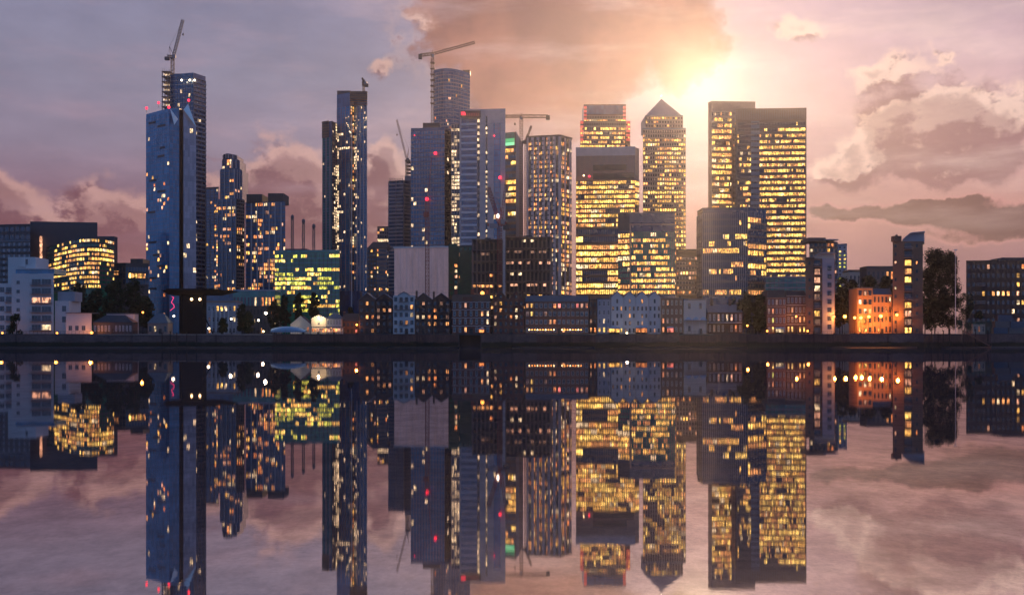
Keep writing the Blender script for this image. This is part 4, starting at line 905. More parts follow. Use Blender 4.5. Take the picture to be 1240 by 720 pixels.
b.face(1, 8, 3, Lp(.0, 'office', .3, 0, [(0, .9, .3, .7, .95)]), ytop=322, ybot=345, pane='glass_deep', band=('steel_dark', .2), pier=None); b.finish()
b.roofbox(158, 173, 312.5, 'concrete_dark', dy=4)

# building wrapped in white sheeting
MATS['sheeting'].node_tree.nodes['Principled BSDF'].inputs['Emission Color'].default_value = (1.0, 0.55, 0.42, 1)   # faint warm glow added to the sheet itself; no lamp stands inside
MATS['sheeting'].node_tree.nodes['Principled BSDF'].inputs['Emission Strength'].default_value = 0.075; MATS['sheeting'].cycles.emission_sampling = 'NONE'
b = B('wrapped_building', 'square building wrapped in pale translucent white sheeting on scaffold', 'scaffolded building', [(477.5, 605), (543, 600)], 299, 24, 'sheeting', wallname='sheeting')
m = MB(); L = b.pts[1][0] - b.pts[0][0]
for i in range(27): m.along(b.pts[0], b.pts[1], i * L / 26 - .05, i * L / 26 + .05, 0, .12 + (.1 if i % 5 == 0 else 0), G, b.z1, 'sheeting' if i % 3 else 'stone_pale')
for k in range(9): z = G + 3 + k * 2.9; m.along(b.pts[0], b.pts[1], 0, L, .0, .08, z, z + .14, 'steel_grey' if k % 2 else 'stone_pale')
m.build('scaffold', b.root)
m = MB(); m.along(b.pts[0], b.pts[1], -.4, L + .4, -.1, .5, b.z1 - .3, b.z1 + .5, 'trim_white'); m.build('roof_edge', b.root)
# green netting scaffold
b = B('scaffolded_building', 'building shell behind dark green scaffold netting, right of the white wrapped one', 'scaffolded building', [(543.8, 606), (572, 604)], 297, 20, 'concrete_dark')
b.face(0, 5, 9, Lp(.1, 'warm', .2, .8, [(.2, .4, 0, .6, .6)]), ybot=358, pane='glass_green', mu=.2, mb=.25, mt=.2, band=('netting', .7), pier=('netting', .8, 1)); b.finish()
m = MB(); m.along(b.pts[0], b.pts[1], 6, L * .44, 1.0, 1.15, G, b.z1 - 4, 'netting'); m.along(b.pts[0], b.pts[1], 0, 5, 1.0, 1.1, b.z1 - 9, b.z1 + .8, 'netting'); m.build('netting', b.root)
# concrete frame
def frame_building(label, x0, x1, ytop, Y, nb, nf, litcells, seed):
    t = thing('concrete_frame', label, 'building frame', (X((x0 + x1) / 2, Y), Y, G)); xa, xb = X(x0, Y), X(x1, Y); zt = Z(ytop, Y); h = (zt - G) / nf; D_ = 18
    m = MB()
    for k in range(1, nf + 1): m.box(xa - .4, xb + .4, Y - .5, Y + D_, G + k * h - .4, G + k * h, 'concrete')
    m.build('floor_slabs', t)
    for i in range(nb + 1):
        x = xa + (xb - xa) * i / nb
        m = MB()
        for y in (Y, Y + 6, Y + 12): m.box(x - .3, x + .3, y, y + .6, G, zt - .4, 'concrete')
        m.build('column', t)
    m = MB(); m.box(xa + (xb - xa) * .4, xa + (xb - xa) * .6, Y + 9, Y + 16, G, zt + 1.5, 'concrete_dark'); m.box(xa, xb, Y + D_ - .4, Y + D_, G, zt - .4, 'concrete_dark'); m.build('core', t)
    rr = random.Random(seed)
    for (k, p, key) in litcells:
        for i in range(nb):
            if rr.random() < p:
                x = xa + (xb - xa) * (i + .5) / nb; z = G + k * h + h * .55; m = MB(); m.box(x - .9, x + .9, Y + 1.2, Y + 1.4, z - .1, z + h * .22, key); m.build('work_light', t)
    m = MB()
    for k in range(1, nf):
        for z in (.5, 1.0): m.box(xa, xb, Y - .46, Y - .40, G + k * h + z, G + k * h + z + .07, 'crane_brown')
    for i in range(nb * 3): x = xa + (xb - xa) * i / nb / 3; m.box(x - .04, x + .04, Y - .7, Y - .6, G, zt + .8, 'crane_grey')
    m.build('scaffold', t)
    return t
frame_building('unfinished concrete frame with bare floors and work lights, left of the red crane mast', 572, 608, 289.5, 585, 7, 9, [(1, .6, 'orange'), (2, .7, 'amber'), (3, .8, 'gold'), (4, .8, 'amber'), (5, .4, 'orange'), (7, .2, 'dimwarm')], 3)
frame_building('unfinished concrete frame with denser bays, right of the red crane mast', 612.5, 667, 286.5, 590, 11, 9, [(2, .6, 'amber'), (3, .5, 'gold'), (4, .5, 'peach'), (5, .45, 'cream'), (6, .45, 'peach'), (7, .4, 'dimwarm'), (8, .3, 'cream')], 6)
hammerhead_t = luffing('red tower crane with two raised arms in front of the unfinished concrete frames', 575, 605, 404, (604, 268), (591, 226), (613, 272), (606, 250), 'crane_red', 2.3, .30)
m = MB(); P = lambda px, py, o=0: (X(px, 575), 575 + o, Z(py, 575))
lattice(m, P(607, 268), P(614, 212), 1.2, 14, 'crane_red', mem=.2); m.build('jib', hammerhead_t)
m = MB(); m.box(X(593, 575), X(603, 575), 573, 575.5, Z(276, 575), Z(271, 575), 'steel_grey'); m.build('machinery_deck', hammerhead_t)
m = MB(); m.ball((X(603, 575), 573, Z(262, 575)), .6, 'white_lamp', 8, 2.0); m.build('flood_light', hammerhead_t)
tt = thing('crane_mast', 'thin red lattice crane mast rising in front of the white wrapped building', 'crane', (X(517.5, 590), 590, G))
m = MB(); lattice(m, (X(517.5, 590), 590, G), (X(517.5, 590), 590, Z(243, 590)), 1.8, 36, 'crane_red', mem=.24); m.build('mast', tt)
m = MB(); m.bar((X(517.5, 590), 590, Z(243, 590)), (X(523, 590), 590, Z(190, 590)), .32, 'crane_red'); m.build('jib', tt)
m = MB(); m.box(X(513, 590), X(519, 590), 588.5, 591, Z(263, 590), Z(257, 590), 'crane_red'); m.build('cab', tt)

# black canopy on a thick pillar
Yc = 468
t = thing('canopy_tower', 'black pier with a very wide thin flat canopy on top, standing over the waterfront', 'canopy', (X(233, Yc), Yc, G))
m = MB(); m.prism([(X(220, Yc), Yc), (X(245.5, Yc), Yc), (X(243, Yc), Yc + 9), (X(223, Yc), Yc + 9)], G, Z(354, Yc), 'iron_black'); m.build('pier', t)
m = MB(); m.hexa([(X(204, Yc), Yc - 1, Z(356.5, Yc)), (X(262, Yc), Yc - 1, Z(356.5, Yc)), (X(262, Yc), Yc + 10, Z(356.5, Yc)), (X(204, Yc), Yc + 10, Z(356.5, Yc))],
                  [(X(198, Yc), Yc - 3, Z(351.5, Yc)), (X(281, Yc), Yc - 3, Z(351.5, Yc)), (X(281, Yc), Yc + 12, Z(351.5, Yc)), (X(198, Yc), Yc + 12, Z(351.5, Yc))], 'iron_black')
m.box(X(203, Yc), X(262, Yc), Yc - 2, Yc + 10, Z(351.6, Yc), Z(349.5, Yc), 'iron_black'); m.build('canopy', t)
m = MB(); m.bar((X(244, Yc), Yc, Z(376, Yc)), (X(258, Yc), Yc, Z(404, Yc)), .4, 'iron_black'); m.build('strut', t)
for px in (232.5, 242.5):
    m = MB(); m.ball((X(px, Yc), Yc - .6, Z(362.3, Yc)), .55, 'warm_lamp', 8); m.bar((X(px, Yc), Yc - .5, Z(361, Yc)), (X(px, Yc), Yc + .3, Z(360, Yc)), .12, 'iron_black'); m.build('wall_light', t)

# ---------------------------------------------------------------- houses
WF = {}
def window(parent, root, x, y, z, w, h, pane, frame='trim_white', fw=.09, n=2, name='window'):
    """frame mesh with its pane as a child; x,z = lower left corner, facing the river (-y)"""
    key = (round(w, 2), round(h, 2), frame, n)
    if key not in WF:
        m = MB()
        m.box(0, w, -.08, .02, 0, fw, frame); m.box(0, w, -.08, .02, h - fw, h, frame); m.box(0, fw, -.075, .02, fw, h - fw, frame); m.box(w - fw, w, -.075, .02, fw, h - fw, frame)
        for i in range(1, n): m.box(w * i / n - .03, w * i / n + .03, -.06, .02, fw, h - fw, frame)
        if h > 1.5: m.box(fw, w - fw, -.055, .02, h * .62, h * .62 + .05, frame)
        me = bpy.data.meshes.new('window'); me.from_pydata(m.v, [], m.f); me.materials.append(MATS[frame]); WF[key] = me
    pk = ('p', round(w, 2), round(h, 2), pane)
    if pk not in WF:
        m = MB(); m.box(fw * .5, w - fw * .5, -.02, .015, fw * .5, h - fw * .5, pane)
        me = bpy.data.meshes.new('pane'); me.from_pydata(m.v, [], m.f); me.materials.append(MATS[pane]); WF[pk] = me
    o = bpy.data.objects.new(name, WF[key]); col.objects.link(o); o.parent = parent; o.location = Vector((x, y, z)) - Vector(root.location)
    p = bpy.data.objects.new('pane', WF[pk]); col.objects.link(p); p.parent = o
    return o
def balcony(root, x0, x1, y, z, d=1.1, m_='iron_black'):
    m = MB(); m.box(x0, x1, y - d, y, z - .12, z, 'concrete'); 
    m.box(x0, x1, y - d, y - d + .05, z + .95, z + 1.02, m_); m.box(x0, x0 + .05, y - d, y, z + .95, z + 1.02, m_); m.box(x1 - .05, x1, y - d, y, z + .95, z + 1.02, m_)
    n = max(3, int((x1 - x0) / .22))
    for i in range(n + 1): xx = x0 + (x1 - x0 - .03) * i / n; m.box(xx, xx + .03, y - d + .01, y - d + .04, z, z + .95, m_)
    return m.build('balcony', root)
def chimney(root, px, Y, ztop, zb, w=.9, m_='brick_dark'):
    m = MB(); x = X(px, Y); m.box(x - w / 2, x + w / 2, Y, Y + .8, zb, ztop, m_); m.box(x - w / 2 - .08, x + w / 2 + .08, Y - .08, Y + .88, ztop, ztop + .15, m_)
    for s_ in (-.22, .22): m.bar((x + s_, Y + .4, ztop + .15), (x + s_, Y + .4, ztop + .6), .12, 'tile_brown', 6)
    return m.build('chimney', root)
def house(label, x0, x1, ye, Y, depth, wall, roof, nc, nr, lits={}, name='town_house', cat='house', frame='trim_white', ww=.5, wh=.55, balc=(), gy=None, band=None, skip=(), group=None, pane='pane_house', door=True, ground=None):
    """roof = (kind, peak row, material[, peak columns]); window grid nc x nr; lits {(row, column): material}"""
    xa, xb = X(x0, Y), X(x1, Y); ze = Z(ye, Y); t = thing(name, label, cat, ((xa + xb) / 2, Y, G), group)
    m = MB(); m.box(xa, xb, Y, Y + depth, G, ze, wall); w_ = m.build('wall', t)
    kind, yp, rm = roof[:3]; zp = Z(yp, Y); m = MB(); o = .3
    if kind == 'gable_side':      # ridge parallel to the river
        yc = Y + depth / 2
        m.hexa([(xa - .1, Y - o, ze), (xb + .1, Y - o, ze), (xb + .1, Y + depth + o, ze), (xa - .1, Y + depth + o, ze)], [(xa - .1, yc - .05, zp), (xb + .1, yc - .05, zp), (xb + .1, yc + .05, zp), (xa - .1, yc + .05, zp)], rm)
    elif kind == 'hip':
        yc = Y + depth / 2; i_ = min((xb - xa) * .3, 4)
        m.hexa([(xa - o, Y - o, ze), (xb + o, Y - o, ze), (xb + o, Y + depth + o, ze), (xa - o, Y + depth + o, ze)], [(xa + i_, yc - .1, zp), (xb - i_, yc - .1, zp), (xb - i_, yc + .1, zp), (xa + i_, yc + .1, zp)], rm)
    elif kind == 'flat':
        m.box(xa - .15, xb + .15, Y - .2, Y + depth + .2, ze - .05, zp, rm)
    elif kind == 'mansard':
        m.hexa([(xa, Y - .15, ze), (xb, Y - .15, ze), (xb, Y + depth, ze), (xa, Y + depth, ze)], [(xa + .3, Y + 1.4, zp), (xb - .3, Y + 1.4, zp), (xb - .3, Y + depth - 1.4, zp), (xa + .3, Y + depth - 1.4, zp)], rm)
    elif kind == 'gables':        # gable ends facing the river, one per span; wall fills each gable
        sp = roof[3]
        g = MB()
        for i in range(len(sp) - 1):
            a, c = X(sp[i], Y), X(sp[i + 1], Y); mid = (a + c) / 2
            g.poly([(a, Y, ze), (c, Y, ze), (mid, Y, zp)], wall); g.poly([(c, Y + depth, ze), (a, Y + depth, ze), (mid, Y + depth, zp)], wall)
            th = .22
            for (p, q_) in (((a - .1, ze - .05), (mid, zp)), ((mid, zp), (c + .1, ze - .05))):
                m.poly([(p[0], Y - .25, p[1] + th), (q_[0], Y - .25, q_[1] + th), (q_[0], Y + depth + .2, q_[1] + th), (p[0], Y + depth + .2, p[1] + th)], rm)
                m.poly([(p[0], Y - .25, p[1]), (q_[0], Y - .25, q_[1]), (q_[0], Y - .25, q_[1] + th), (p[0], Y - .25, p[1] + th)], frame if frame != 'trim_dark' else rm)
                m.poly([(p[0], Y - .25, p[1]), (p[0], Y + depth + .2, p[1]), (q_[0], Y + depth + .2, q_[1]), (q_[0], Y - .25, q_[1])], rm)
        g.build('gable', t)
        if gy:
            for i in range(len(sp) - 1):
                xm = X((sp[i] + sp[i + 1]) / 2, Y); window(t, t, xm - .5, Y, Z(gy, Y), 1.0, 1.3, lits.get(('g', i), pane), frame)
    rf = m.build('roof', t)
    gh = 0 if ground is None else ground; rr_ = random.Random(label)
    H = ze - G - gh; fh = H / nr; cw = (xb - xa) / nc
    for r in range(nr):
        for c in range(nc):
            if (r, c) in skip: continue
            if r == nr - 1 and c == nc // 2 and door: continue
            w = cw * ww; h = fh * wh; window(t, t, xa + (c + .5) * cw - w / 2, Y - .01, ze - (r + 1) * fh + fh * .22, w, h, lits.get((r, c), rr_.choice(('dimwarm', 'amber', 'dimwarm', 'orange', 'cream')) if rr_.random() < (.10 if Y < 475 else .03) * (1.8 if r == nr - 1 else 1) and not label.startswith(('low dark building', 'small white pub')) else pane), frame)
    if door:
        w = min(1.3, cw * .6); x = xa + (nc // 2 + .5) * cw - w / 2; m = MB(); m.box(x, x + w, Y - .08, Y, G, G + 2.2, 'trim_dark'); d_ = m.build('door', t)
        m = MB(); m.box(x + w - .2, x + w - .12, Y - .14, Y - .08, G + 1.0, G + 1.15, 'trim_white'); m.build('handle', d_)
    for (r, c) in balc: balcony(t, xa + (c + .1) * cw, xa + (c + .9) * cw, Y, ze - (r + 1) * fh + fh * .2)
    if band:
        m = MB()
        for r in range(1, nr): m.box(xa - .05, xb + .05, Y - .1, Y, ze - r * fh - .12, ze - r * fh + .12, band)
        m.box(xa - .1, xb + .1, Y - .22, Y, ze - .25, ze - .06, band); m.build('string_course', t)
    if wall.startswith('brick') and cat == 'house' and kind in ('gables', 'flat', 'gable_side'):
        for f_ in ((.04, .96) if xb - xa > 8 else (.05,)): 
            x = xa + (xb - xa) * f_; m = MB(); zt_ = zp + rr_.uniform(.3, 1.2); m.box(x - .4, x + .4, Y + 4, Y + 4.8, ze - .2, zt_, 'brick_brown'); m.box(x - .48, x + .48, Y + 3.92, Y + 4.88, zt_, zt_ + .14, 'stone_warm')
            for s_ in (-.2, .2): m.bar((x + s_, Y + 4.4, zt_ + .14), (x + s_, Y + 4.4, zt_ + .5), .1, 'tile_brown', 6)
            m.build('chimney', t)
    if kind == 'gables' and wall.startswith(('brick', 'render_white')):
        x = (xa + xb) / 2 + rr_.uniform(-1, 1); m = MB(); m.bar((x, Y + 3, zp - .6), (x, Y + 3, zp + 1.4), .035, 'iron_black'); m.bar((x - .5, Y + 3, zp + 1.2), (x + .5, Y + 3, zp + 1.2), .03, 'iron_black'); m.build('aerial', t)
    return t
HY_ = 459
def street_lamp(px, py, Y, m='sodium_lamp', pw=0, r=.42, label='', arm=0.0, group=None, lc=(1.0, .45, .12)):
    t = thing('street_lamp', label, 'street lamp', (X(px, Y), Y, G), group); x, z = X(px, Y), Z(py, Y)
    q = MB(); q.bar((x - arm, Y, G), (x - arm, Y, z + .1), (.11, .07), 'iron_black', 6); q.box(x - arm - .2, x - arm + .2, Y - .2, Y + .2, G, G + .5, 'iron_black')
    if arm: q.bar((x - arm, Y, z + .1), (x, Y, z + r + .1), .06, 'iron_black')
    q.build('pole', t)
    q = MB(); q.ball((x, Y, z), r, m, 10); q.build('globe', t)
    q = MB(); q.prism([(x + r * 1.1 * math.cos(i), Y + r * 1.1 * math.sin(i)) for i in [k * 1.0472 for k in range(6)]], z + r * .8, z + r * 1.05, 'iron_black'); q.build('lamp_cap', t)
    if pw:
        ld = bpy.data.lights.new('lamp_light', 'POINT'); ld.energy = pw; ld.color = lc; ld.shadow_soft_size = .5; lo = bpy.data.objects.new('lamp_light', ld); col.objects.link(lo)
        lo.parent = t; lo.location = (0, -r - .75, z - G - .1)
    return t

# far left white flats, stepped, with curved top floor
Yw = 462
b = B('apartment_block', 'white stepped riverside flats with balconies, a rounded top storey and one pink lit flat', 'apartment block', [(14, Yw), (65, Yw)], 331, 16, 'render_white')
ar = [(X(17 + 47 * i / 8, Yw), Yw + 1.5 - 1.6 * math.sin(math.pi * i / 8)) for i in range(9)]
m = MB(); m.prism(ar + [(ar[-1][0], Yw + 14), (ar[0][0], Yw + 14)], b.z1 - .1, Z(325.8, Yw), 'glass_blue'); m.prism([(x, y - .6) for x, y in ar] + [(ar[-1][0], Yw + 15), (ar[0][0], Yw + 15)], Z(325.8, Yw), Z(324.8, Yw), 'render_white'); m.build('top_storey', b.root)
ls = {340: 'pane_house', 351: 'pane_house', 362: 'rosy', 373: 'pane_house', 384: 'pane_house', 395: 'pane_house'}
for i, py in enumerate((337.5, 348.5, 359.5, 370.5, 381.5, 392.5)):
    z0_ = Z(py + 7, Yw)
    for k, (a, c) in enumerate(((38.5, 49.5), (50.5, 62))):
        pn = 'peach' if i == 2 else ('cream' if (i == 5 and k) else ('pane_house'))
        window(b.root, b.root, X(a, Yw), Yw - .02, z0_, X(c, Yw) - X(a, Yw), 2.3, pn, 'render_grey', n=3)
    balcony(b.root, X(37, Yw), X(63, Yw), Yw, z0_ - .15, 1.2, 'steel_grey')
for i, py in enumerate((339, 350, 361, 372, 383)):
    window(b.root, b.root, X(20, Yw), Yw - .02, Z(py + 5, Yw), 1.4, 1.5, 'pane_house', 'render_grey')
m = MB(); m.box(X(3, Yw), X(37, Yw), Yw + 5, Yw + 18, G, Z(310, Yw), 'render_white'); m.box(X(17, Yw), X(25, Yw), Yw + 4.4, Yw + 5, Z(322, Yw), Z(312, Yw), 'render_white'); m.build('rear_tower', b.root)
window(b.root, b.root, X(24, Yw), Yw + 4.9, Z(319, Yw), 1.2, 2.2, 'pane_house', 'render_grey')
m = MB(); m.box(X(-30, Yw), X(14, Yw) - .05, Yw + 1, Yw + 15, G, Z(343, Yw), 'render_white'); m.build('left_wing', b.root)
for i, py in enumerate((347, 358.5, 370, 381.5, 393)):
    for k, (a, c) in enumerate(((-14, -6), (-3, 4), (6, 16))): window(b.root, b.root, X(a, Yw), Yw + .98, Z(py + 6.5, Yw), X(min(c, 13.5), Yw) - X(a, Yw), 2.1, 'pane_house', 'render_grey', n=3)
    balcony(b.root, X(5, Yw), X(13.8, Yw), Yw + 1, Z(py + 7, Yw), .9, 'steel_grey')
m = MB(); m.box(X(65, Yw) + .05, X(82, Yw), Yw + 1, Yw + 14, G, Z(364, Yw), 'render_white'); m.box(X(65, Yw) + .05, X(86, Yw), Yw + 4, Yw + 12, Z(364, Yw), Z(352.5, Yw), 'render_grey'); m.build('right_wing', b.root)
for py in (386, 373): window(b.root, b.root, X(74, Yw), Yw + .98, Z(py + 4, Yw), 1.7, 2.4, 'pane_house', 'render_grey')
b.finish()
b = B('boundary_building', 'low pale building washed pink by a lamp, beside the white stepped flats', 'house', [(80, 458), (111, 458)], 379, 8, 'render_white', top=Z(379, 458))
for a in (83, 91, 99): window(b.root, b.root, X(a, 458), 457.98, Z(400, 458), 1.5, 2.0, 'pane_house', 'render_grey')
m = MB(); m.box(X(79.5, 458), X(111.5, 458), 457.6, 466.3, b.z1, b.z1 + .25, 'slate'); m.build('roof', b.root); b.finish()
house('low dark building with shuttered openings and a gabled porch left of the black canopy', 113, 160, 390, 458, 7, 'concrete_dark', ('hip', 381, 'roof_felt'), 11, 1, {}, ww=.45, wh=.5, frame='trim_white', cat='house', name='boat_house')
house('small shed with one bright orange window and white end, among trees left of the canopy', 129, 162, 380, 470, 6, 'render_white', ('flat', 379, 'slate'), 5, 1, {(0, 0): 'amber', (0, 1): 'gold'}, ww=.7, wh=.35, door=False, name='shed')
house('little pavilion with a wide hipped roof just left of the black canopy', 179, 203, 391, 459, 7, 'concrete', ('hip', 379, 'slate'), 4, 1, {(0, 1): 'cream'}, ww=.5, wh=.5, frame='trim_dark', name='pavilion', cat='pavilion')
house('grey colonnaded hall with lit upper windows to the right of the black pier', 246, 286, 366, 520, 12, 'render_grey', ('flat', 364, 'concrete'), 8, 3, {(0, 3): 'gold', (0, 4): 'yellow', (0, 5): 'cream', (0, 7): 'gold', (1, 7): 'cream', (2, 1): 'amber'}, ww=.6, wh=.45, name='hall', cat='hall')
t = [o for o in bpy.data.objects if o.name == 'hall'][0]
for k in range(5):
    m = MB(); x = X(257 + k * 5, 519); m.bar((x, 518.6, G), (x, 518.6, Z(374, 519)), .5, 'render_white', 8); m.build('column', t)
house('dark low block with pale reflections behind the trees right of the colonnaded hall', 286, 335, 372, 530, 12, 'concrete_dark', ('flat', 370, 'roof_felt'), 12, 3, {(1, 5): 'cream', (2, 7): 'amber', (0, 10): 'orange', (1, 10): 'amber'}, ww=.3, wh=.6, frame='trim_dark', name='office_block', cat='office')
house('green-lit glass roofed block with terraces behind the left street lamps', 282, 333, 352, 600, 14, 'glass_teal', ('flat', 350.4, 'render_grey'), 12, 2, {(0, 6): 'cream', (0, 9): 'gold', (0, 10): 'amber', (0, 11): 'orange', (0, 8): 'orange'}, ww=.6, wh=.5, frame='steel_dark', name='office_block', cat='office', door=False)
# marquee, cottages, restaurant
t = thing('marquee', 'long pale blue rounded boat cover or marquee on the waterfront beside the small gabled cottages', 'marquee', (X(348, 456), 456, G))
m = MB(); xa, xb = X(329, 456), X(371, 456); pr = [(0, 1.7), (.8, 2.6), (2, 3.1), (3.2, 2.6), (4, 1.7)]
for i in range(14):
    a, c = xa + (xb - xa) * i / 14, xa + (xb - xa) * (i + 1) / 14; fa, fb = (1 - abs(i / 14 - .45) ** 2 * 1.6), (1 - abs((i + 1) / 14 - .45) ** 2 * 1.6)
    for (y0, z0_), (y1, z1_) in zip(pr, pr[1:]): m.poly([(a, 454 + y0, G + z0_ * fa), (c, 454 + y0, G + z0_ * fb), (c, 454 + y1, G + z1_ * fb), (a, 454 + y1, G + z1_ * fa)], 'canvas_blue')
    m.poly([(a, 454, G + .7), (c, 454, G + .7), (c, 454, G + 1.7 * fb), (a, 454, G + 1.7 * fa)], 'canvas_blue')
m.build('cover', t)
m = MB()
for i in range(8): x = xa + (xb - xa) * i / 7; m.box(x - .05, x + .05, 453.9, 454, G, G + 1.7, 'steel_grey'); m.box(x - .05, x + .05, 458, 458.1, G, G + 1.7, 'steel_grey')
m.build('support_posts', t)
house('small pinkish rendered cottage with a steep gable, left of the floodlit white cottage', 352, 376, 393, 466, 9, 'render_cream', ('gables', 383, 'tile_brown', [352, 376]), 4, 1, {(0, 3): 'orange'}, name='cottage')
t = house('floodlit white cottage with a small dark window and glowing wall', 377, 395, 386, 462, 8, 'render_cream', ('gables', 381.5, 'slate', [377, 395]), 3, 2, {(1, 1): 'amber'}, name='cottage', skip=((0, 0), (0, 2)))
m = MB(); m.ball((X(386, 460.5), 460.6, Z(384, 460.5)), .5, 'warm_lamp', 8); m.bar((X(386, 460.5), 460.6, Z(384, 460.5)), (X(386, 460.5), 462, Z(383.5, 460.5)), .08, 'iron_black'); m.build('wall_light', t)
ld = bpy.data.lights.new('lamp_light', 'POINT'); ld.energy = 1200; ld.color = (1, .72, .36); ld.shadow_soft_size = .4; lo = bpy.data.objects.new('lamp_light', ld); col.objects.link(lo); lo.parent = t; lo.location = Vector((X(386, 460), 459.4, Z(385.5, 460))) - t.location
t = house('blue-grey boarded cottage with a row of four tall windows and slate roof', 395.5, 413.5, 386, 461, 8, 'render_grey', ('hip', 379, 'slate'), 5, 2, {}, name='cottage', ww=.55, wh=.7)
t = thing('veranda', 'lit glazed restaurant veranda at the foot of the small cottages', 'veranda', (X(396, 457), 457, G))
m = MB(); xa, xb = X(378, 457), X(416, 457); m.box(xa - .2, xb + .2, 455, 459.5, G + 2.7, G + 2.95, 'slate'); m.build('roof', t)
for i in range(13):
    x = xa + (xb - xa) * i / 12; m = MB(); m.box(x - .07, x + .07, 455.2, 455.35, G, G + 2.7, 'trim_white'); m.build('post', t)
for i in range(12):
    x = xa + (xb - xa) * i / 12; m = MB(); m.box(x + .1, x + .95, 455.6, 455.65, G + .9, G + 2.2, ('orange', 'amber', 'peach', 'dimwarm')[(i * 5) % 4]); m.build('window', t)
house('brown brick house with one steep roof slope, between the cottages and the gabled warehouses', 414, 434, 389, 464, 10, 'brick_brown', ('gable_side', 379, 'tile_brown'), 4, 2, {(1, 3): 'rosy'}, frame='trim_dark')
# warehouse flats
house('brown brick gabled warehouse flats with balconies and orange windows, first from the left', 434.5, 454.5, 363, HY_, 12, 'brick_brown', ('gables', 355, 'slate', [434.5, 454.5]), 3, 5, {(0, 1): 'amber', (2, 1): 'amber', (2, 2): 'orange'}, balc=((0, 1), (1, 1), (2, 1)), name='warehouse', frame='trim_dark')
house('dark brick gabled warehouse flats with a lit second floor, left of the white gabled house', 454.8, 475.6, 363, HY_, 12, 'brick_dark', ('gables', 355.5, 'slate', [454.8, 475.6]), 3, 5, {(1, 1): 'amber', (1, 2): 'peach', (4, 1): 'cream'}, balc=((0, 1), (1, 1), (2, 1)), name='warehouse', frame='trim_dark')
house('white rendered balconied house standing between dark brick gabled warehouses', 476, 502, 357.5, HY_ - .6, 12, 'render_white', ('gables', 353.5, 'slate', [482, 496]), 4, 5, {(3, 2): 'amber', (2, 3): 'cream'}, balc=((0, 1), (0, 2), (1, 0), (1, 1), (1, 2), (1, 3), (3, 1), (3, 2)), frame='trim_dark', ww=.55)
house('dark brick gabled warehouse flats to the right of the white balconied house', 502.4, 523, 363, HY_, 12, 'brick_brown', ('gables', 355, 'slate', [502.4, 523]), 3, 5, {(0, 1): 'peach', (2, 0): 'cream', (2, 1): 'cream', (3, 2): 'amber'}, balc=((0, 1), (1, 1), (2, 1)), name='warehouse', frame='trim_dark')
house('dark brick gabled warehouse with a column of orange windows, beside the mansion', 523.3, 545.5, 363, HY_, 12, 'brick_dark', ('gables', 355, 'slate', [523.3, 545.5]), 3, 5, {(1, 0): 'orange', (2, 0): 'orange', (3, 0): 'amber', (3, 2): 'amber'}, balc=((0, 1), (1, 1), (2, 1)), name='warehouse', frame='trim_dark')
t = house('red brick Victorian mansion with pale stone bands and tall white windows', 547, 594, 365, HY_, 12, 'brick_red', ('mansard', 356, 'tile_brown'), 7, 4, {(1, 5): 'amber', (1, 6): 'cream', (0, 2): 'peach'}, band='stone_pale', name='mansion', ww=.42, wh=.62)
for px in (552, 572, 590): chimney(t, px, HY_ + 4, Z(350, HY_), Z(362, HY_), 1.3, 'brick_red')
m = MB(); xm = X(566, HY_); m.box(xm - 2, xm + 2, HY_ - .3, HY_ + 3, Z(365, HY_), Z(359.5, HY_), 'brick_red'); m.build('dormer', t)
m = MB(); m.ball((X(584, HY_), HY_ + 2.2, Z(354.5, HY_)), .8, 'sodium_lamp', 8); m.bar((X(584, HY_), HY_ + 2.2, Z(362, HY_)), (X(584, HY_), HY_ + 2.2, Z(355.5, HY_)), .1, 'iron_black'); m.build('roof_light', t)
house('red-brown twin-gabled warehouse with black balconies, right of the Victorian mansion', 597, 634.5, 363, HY_ - .5, 13, 'brick_red', ('gables', 352.5, 'slate', [597, 615.8, 634.5]), 6, 5, {(0, 1): 'gold', (1, 1): 'amber', (1, 4): 'cream', (2, 0): 'dimwarm', (2, 4): 'pale', ('g', 0): 'pane_house'}, balc=((0, 1), (0, 4), (1, 1), (1, 4), (2, 1), (2, 4)), gy=361, name='warehouse', frame='trim_dark')
house('long brown brick riverside flats with blue-grey roof and warm lit windows', 636, 713, 365, HY_, 12, 'brick_stock', ('mansard', 357.5, 'slate'), 14, 4, {(0, 1): 'gold', (1, 1): 'yellow', (1, 0): 'dimwarm', (0, 6): 'orange', (0, 7): 'rosy', (1, 4): 'peach', (2, 6): 'orange', (2, 5): 'amber', (0, 11): 'rosy', (0, 12): 'peach', (0, 13): 'orange'}, balc=((0, 1), (1, 1), (0, 6), (1, 6), (2, 6), (0, 11), (1, 11), (1, 4)), name='apartment_block', cat='apartment block', ww=.6)
for i in range(18):
    if i == 9: continue
    pass
t = thing('light_string', 'string of orange lights along the quay below the long brown flats', 'lights', (X(665, 452.5), 452.5, G))
m = MB(); m.bar((X(640, 452.5), 452.5, G + 1.9), (X(706, 452.5), 452.5, G + 1.9), .04, 'iron_black'); m.build('cable', t)
for i in range(20):
    if i in (10, 11): continue
    x = X(641 + i * 3.3, 452.5); m = MB(); m.ball((x, 452.5, G + 1.65), .30, 'sodium_lamp' if i % 3 else 'warm_lamp', 6, .7); m.build('bulb', t)
for px in (640, 662, 684, 706):
    m = MB(); m.bar((X(px, 452.5), 452.5, G), (X(px, 452.5), 452.5, G + 2), .05, 'iron_black'); m.build('post', t)
house('narrow brown house with a glowing orange doorway right of the long flats', 713.3, 723, 363, HY_ + .5, 12, 'brick_dark', ('flat', 362, 'roof_felt'), 2, 4, {(3, 0): 'amber', (2, 0): 'dimwarm', (3, 1): 'orange'}, door=False, frame='trim_dark')
